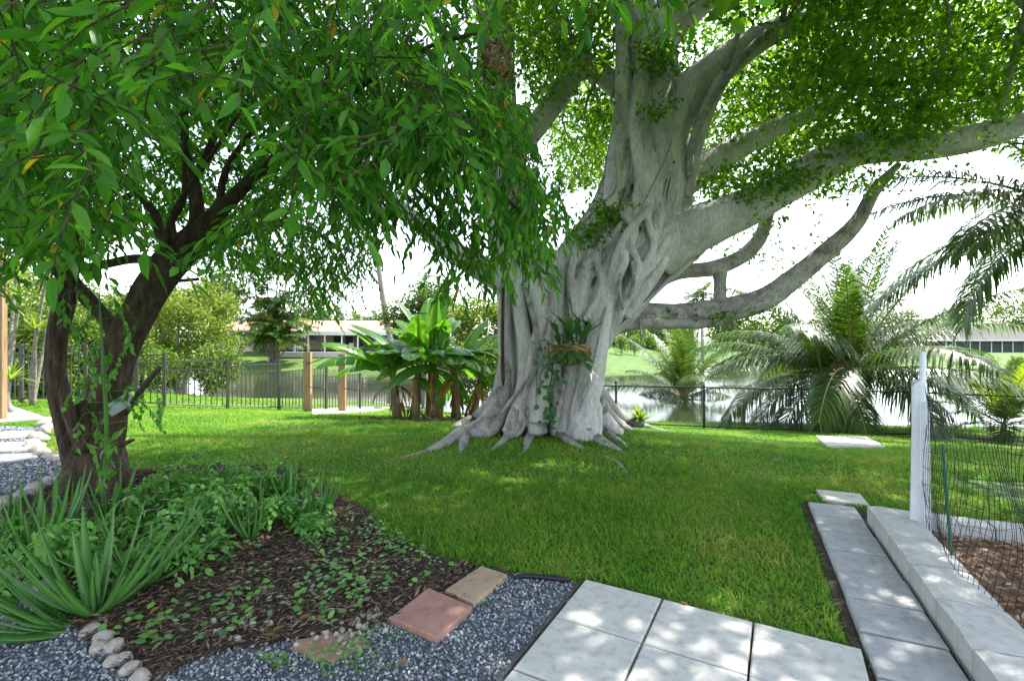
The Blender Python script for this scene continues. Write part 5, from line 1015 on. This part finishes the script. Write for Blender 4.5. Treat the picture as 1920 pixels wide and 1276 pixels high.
dragon(60, 752, 9.9, [(66, 617), (100, 560), (88, 510)], 'dragon tree with three spiky leaf heads against the dark stem')
dragon(25, 758, 9.0, [(20, 712), (-20, 690)], 'short dragon tree with low drooping leaf heads by concrete walk')
pp_ = G(4, 788); mb = MB(); mb.box(pp_+[0, 0, 1.5], (.09, .09, 3.0)); mb.box(pp_+[0, 0, .02], (.16, .16, .04)); mb.build('patio_post', M['timber'], label='tall square brown post standing on the concrete walk', cat='post')
b = G(1192, 803); pot = thing('potted_plant', 'potted spider plant with arching leaves at the fig roots', 'potted plant', b)
mb = MB(); mb.tube([b, b+[0, 0, .02], b+[0, 0, .2], b+[0, 0, .21]], [.17, .2, .24, .22], 18); mb.build('pot', M['pot'], pot, smooth=True)
for k in range(5): rosette(pot, b+[jit(.14), jit(.1), .2], .62, 16, .05, 'strap', (.3, 1.4))
def leafy(name, label, cat, c, rad, n, L, mat, base=None, trunk=None, group=None, clump=7, gaps=-1.0, floor=None):
    """crown of leaf clumps in an uneven ellipsoid"""
    c = np.asarray(c, float); rad = np.asarray(rad, float); base = np.array([c[0], c[1], tz(c[0], c[1])]) if base is None else base; t = thing(name, label, cat, base, group)
    def ts(q):
        u = (q-c)/rad; r = np.linalg.norm(u, axis=1); w = unit(u+1e-6); edge = .8+.13*np.sin(w[:, 0]*5+c[0])+.13*np.sin(w[:, 2]*6+w[:, 1]*4+c[1]*3); nz = np.sin(u[:, 0]*5+u[:, 2]*4+c[0])+np.sin(u[:, 1]*5-u[:, 2]*4.4)+np.sin(u[:, 0]*3-u[:, 1]*4+1)
        ok = (r < edge)&(nz > gaps)&(r > .35)
        if floor is not None: ok &= q[:, 2] > floor
        return ok
    cs = crown_points(n, c-rad, c+rad, ts); mb = MB(); m = n*clump; cc = np.repeat(cs, clump, 0)+rng.normal(size=(m, 3))*L*.9
    mb.add(*leaf_geo(cc, unit(rng.normal(size=(m, 3))+[0, 0, -.1]), unit(rng.normal(size=(m, 3))*.6+[0, 0, 1]), L*rng.uniform(.6, 1.25, m), L*.55*rng.uniform(.7, 1.2, m))); mb.build('crown', M[mat], t, kind='stuff')
    if trunk:
        for k in range(trunk[1]):
            e = cs[rng.integers(0, n)]; e = c+(e-c)*.7; mb = MB(); mb.tube(smooth_path([base-[0, 0, .2], base+(e-base)*.35+[jit(.2), jit(.2), 0], e], 10), lerp_path([trunk[0], trunk[0]*.7, trunk[0]*.25], 10), 8, bump=.08, seed=k); mb.build('trunk' if k == 0 else 'limb', M['palmtrunk'], t, smooth=True)
    return t
leafy('bushy_tree', 'rounded yellow green tree spreading behind the picket fence', 'tree', P(322, 612, 19.5), (2.9, 2.4, 1.9), 2300, .15, 'bushytree', np.array([P(345, 700, 19.5)[0], 19.5, tz(P(345, 700, 19.5)[0], 19.5)]), (.12, 7))
leafy('shrub', 'dark low shrub under the rounded tree behind picket fence', 'shrub', P(405, 690, 17.5), (1.1, 1, .85), 420, .13, 'hedge'); leafy('shrub', 'dark shrub left of the rounded tree trunk behind fence', 'shrub', P(290, 690, 16.5), (1.2, 1, .8), 420, .13, 'hedge')
for px, py, d, r, lab in ((60, 690, 11.6, (1.3, .8, 1.2), 'dense hedge shrub behind the dragon trees and pickets'), (-40, 640, 11.5, (1.2, .8, 1.7), 'tall hedge shrub beside the pale brown post'), (135, 660, 12.4, (1.1, .8, 1.3), 'hedge shrub seen between the two dark stems'), (215, 650, 13.5, (1.2, .9, 1.3), 'hedge shrub right behind the leaning trunk'), (40, 560, 14, (2.2, 1.2, 1.6), 'taller bright hedge rising behind the dragon trees')):
    leafy('hedge_shrub', lab, 'hedge', P(px, py, d), r, 900, .12, 'bushytree' if py < 600 else 'hedge')
leafy('sparse_tree', 'thin airy tree behind the rounded tree and house', 'tree', P(412, 552, 62), (3.6, 3, 3.4), 420, .5, 'fartree', P(412, 640, 62), (.25, 6), gaps=-.3)
leafy('background_tree', 'dark leafy tree mass right behind the banana clump', 'tree', P(800, 590, 34), (3.2, 2, 2.3), 900, .3, 'fartree', None, (.2, 3)); leafy('background_tree', 'bright leafy tree between bananas and the fig trunk', 'tree', P(905, 610, 30), (2.6, 2, 2.0), 900, .25, 'bushytree', None, (.15, 3))
leafy('vine_shrub', 'light green climbing shrub beside the fig trunk foot', 'shrub', P(925, 690, 12.5), (.35, .3, .8), 160, .1, 'hedge')
leafy('background_shrub', 'leafy green shrub behind banana clump at the water', 'shrub', P(880, 690, 17.3), (1.6, .8, 1.1), 500, .16, 'hedge')
for k, (px, py, d, rx, rz_, lab) in enumerate(((1690, 606, 118, 7.5, 4.2, 'rounded far tree left of the grey roof'), (1800, 602, 122, 8.5, 5, 'broad far tree behind the grey roof'), (1885, 598, 130, 7, 6.5, 'tall far tree over the right of the grey roof'), (1960, 580, 120, 9, 8, 'large far tree past the grey roof end'), (1600, 622, 110, 9, 3, 'low far tree behind the coconut palms'), (1480, 620, 105, 9, 3.2, 'low far tree between the two coconut palms groups'), (1380, 618, 100, 8, 3.5, 'far tree across the lake beside clumping palm'), (1230, 622, 92, 8, 3.2, 'far tree under the low fig limb'), (1150, 628, 80, 6, 2.4, 'far tree on the sunny bank beside fig trunk'),
        (480, 606, 85, 6, 3, 'far tree behind the palm clump and roof'), (580, 612, 88, 9, 2.6, 'far tree line above the pink roof middle'), (690, 614, 90, 9, 2.6, 'far trees above the pink roof end'), (1020, 622, 85, 9, 3, 'far tree hidden behind the fig trunk'), (120, 600, 70, 9, 5, 'far tree behind the left hedge'), (260, 600, 66, 8, 5, 'far tree behind the rounded tree'))):
    c = P(px, py, d); gz = tz(c[0], c[1]); tp = c[2]+rz_*.8; c[2] = (tp+gz)/2; rz_ = (tp-gz)/2*1.2; leafy('far_tree', lab, 'tree', c, (rx, rx*.6, rz_), 480, rx*.085, 'fartree', None, (.3, 3), 'far trees round the lake', gaps=-1.5)
# small trees on the sunny bank
for px, d, lab in ((1165, 62, 'thin dark sapling on the sunny bank nearest the fig trunk'), (1190, 66, 'thin sapling further along the sunny bank')):
    c = P(px, 643, d); leafy('bank_sapling', lab, 'tree', c, (.9, .8, 1.2), 90, .3, 'hedge', None, (.06, 2))
pts = [(x, 49.4+.3*math.sin(x)) for x in np.linspace(36, 75, 9)]
for k, (px, lab) in enumerate(((1815, 'dark low shrub on far bank under the white screen door'), (1850, 'dark spreading shrub on far bank before grey house'), (1915, 'low shrub on far bank near the frame of grey house'))):
    b = P(px, 683, 53); b[2] = tz(b[0], b[1]); leafy('bank_shrub', lab, 'shrub', b+[0, 0, .2], (1.6, .8, .6), 120, .25, 'hedge')
# ------------------------------------------------------------------ houses
def hp(px, py, d): return P(px, py, d)
hb = P(580, 658, 54); hz = tz(hb[0], 54)-.05; S = 54/F
hl = thing('pink_roof_house', 'low beige house with pink metal roof and screened porch on the grassy bank', 'house', (hb[0], 54, hz))
def hx(px, d=54): return (px-960)/F*d
def hbox(name, x0, x1, y0, y1, z0, z1, mat, parent, gap=0):
    mb = MB(); mb.box(((x0+x1)/2, (y0+y1)/2, (z0+z1)/2), (abs(x1-x0)-gap, abs(y1-y0)-gap, z1-z0-gap)); return mb.build(name, M[mat], parent)
zf = hz; ze = CH-(618-638)*S; zr = CH-(598-638)*S
hbox('wall', hx(385), hx(478), 54, 62, zf-.5, ze, 'wall', hl); hbox('wall', hx(478), hx(790), 56.5, 62, zf-.5, ze, 'wall', hl); hbox('wall', hx(688), hx(790), 54.2, 56.48, zf-.5, ze-.02, 'purple', hl)
def gable(x0, x1, y0, y1, yr, z0, z1, name):
    mb = MB(); t = .12; mb.add([(x0, y0, z0), (x1, y0, z0), (x1, yr, z1), (x0, yr, z1), (x0, y1, z0), (x1, y1, z0), (x0, y0, z0-t), (x1, y0, z0-t), (x0, y1, z0-t), (x1, y1, z0-t), (x0, yr, z1-t), (x1, yr, z1-t)], None, [[0, 1, 2, 3], [3, 2, 5, 4], [6, 7, 1, 0], [4, 5, 9, 8], [10, 11, 7, 6], [8, 9, 11, 10], [6, 0, 3, 10], [10, 3, 4, 8], [1, 7, 11, 2], [2, 11, 9, 5]]); o = mb.build(name, M['roofpink'], hl)
    rb = MB(); n = int((x1-x0)/.35)
    for k in range(n+1):
        x = x0+.02+(x1-x0-.04)*k/n; c0 = np.array([x, y0, z0+.02]); c1 = np.array([x, yr, z1+.02]); rb.tube([c0, c1], .03, 4)
    rb.build('rib', M['roofpink'], o, kind='stuff'); return o
gable(hx(375), hx(482), 53.2, 62.8, 58, ze-.05, zr-.2, 'roof'); r_ = gable(hx(484), hx(800), 52.4, 62.8, 58, ze-.25, zr, 'roof')
hbox('fascia', hx(484), hx(800), 52.2, 52.38, ze-.62, ze-.22, 'trim', hl)
for px in (553, 578, 609, 641, 671): hbox('porch_post', hx(px, 52.5)-.06, hx(px, 52.5)+.06, 52.45, 52.6, zf-.3, ze-.5, 'trim', hl)
hbox('porch_slab', hx(545), hx(700), 50.6, 56.4, zf-.5, zf+.02, 'path', hl)
for x0, x1, y0, y1, mat in ((558, 572, 627, 655, 'glass'), (580, 594, 626, 640, 'glass'), (625, 646, 628, 656, 'glass'), (647, 664, 628, 656, 'screen'), (672, 683, 628, 656, 'glass')):
    w = hbox('window' if y1 < 650 else 'sliding_door', hx(x0, 56.5), hx(x1, 56.5), 56.36, 56.48, CH-(y1-638)*56.5/F, CH-(y0-638)*56.5/F, 'trim', hl); hbox('pane', hx(x0, 56.5)+.08, hx(x1, 56.5)-.08, 56.3, 56.355, CH-(y1-638)*56.5/F+.08, CH-(y0-638)*56.5/F-.08, mat, w)
for x0, x1 in ((398, 414), (416, 431), (433, 448), (450, 466)):
    w = hbox('window', hx(x0), hx(x1), 53.9, 53.99, CH-(645-638)*S, CH-(624-638)*S, 'trim', hl); hbox('pane', hx(x0)+.07, hx(x1)-.07, 53.84, 53.895, CH-(645-638)*S+.07, CH-(624-638)*S-.07, 'glass', w)
def chair(px, d, label, table=False):
    x = hx(px, d); t = thing('porch_table' if table else 'porch_chair', label, 'table' if table else 'chair', (x, d, zf+.02), 'white porch furniture'); z = zf+.02; w = .45 if table else .25
    hbox('top' if table else 'seat', x-w, x+w, d-.25, d+.25, z+(.7 if table else .42), z+(.75 if table else .47), 'trim', t)
    for sx in (-1, 1):
        for sy in (-.22, .22): hbox('leg', x+sx*(w-.04)-.02, x+sx*(w-.04)+.02, d+sy-.02, d+sy+.02, z, z+(.7 if table else .42), 'trim', t)
    if not table: hbox('backrest', x-w, x+w, d+.22, d+.26, z+.475, z+.95, 'trim', t)
chair(556, 54, 'white chair at the left end of screened porch'); chair(608, 54.4, 'white chair near the middle porch post'); chair(636, 54, 'white chair left of the white porch table'); chair(646, 54.2, 'white table in the screened porch', True); chair(657, 54, 'white chair right of the white porch table')
hr = thing('grey_roof_house', 'long house with grey hip roof and dark screened porch across the lake', 'house', (P(1830, 660, 90)[0], 90, tz(86, 90))); z0 = CH-(661-638)*90/F; z1 = CH-(637-638)*90/F; z2 = CH-(617-638)*90/F
X0, X1 = hx(1665, 90), hx(2120, 90)
hbox('wall', X0, X1, 92, 104, z0-1, z1, 'wall', hr); hbox('screen', hx(1765, 90), X1, 90, 90.1, z0, z1, 'screen', hr); hbox('base', hx(1765, 90), X1, 89.9, 91.9, z0-1, z0+.1, 'path', hr)
mb = MB(); a, b_, c_ = 1.2, 89, 106; mb.add([(X0-a, b_, z1), (X1+a, b_, z1), (X1+a, c_, z1), (X0-a, c_, z1), (X0+8, 97.5, z2+.9), (X1-8, 97.5, z2+.9)], [[0, 4, 3], [1, 2, 5]], [[0, 1, 5, 4], [2, 3, 4, 5], [3, 2, 1, 0]]); mb.build('roof', M['roofgrey'], hr)
hbox('fascia', X0-1.2, X1+1.2, 88.9, 88.98, z1-.2, z1+.02, 'trim', hr)
for px in (1790, 1818, 1836, 1858, 1878, 1898, 1920): hbox('frame_post', hx(px, 90)-.06, hx(px, 90)+.06, 89.85, 89.98, z0, z1, 'trim', hr)
dr_ = hbox('screen_door', hx(1772, 90), hx(1785, 90), 89.82, 89.95, z0, z1-.25, 'trim', hr)
for zz in (.15, .52): hbox('pane', hx(1772, 90)+.2, hx(1785, 90)-.2, 89.76, 89.815, z0+.15+(zz-.15)*3, z0+.15+(zz-.15)*3+.85, 'screen', dr_)
for o in list(bpy.data.objects):
    if 'abs' in o.keys(): del o['abs']
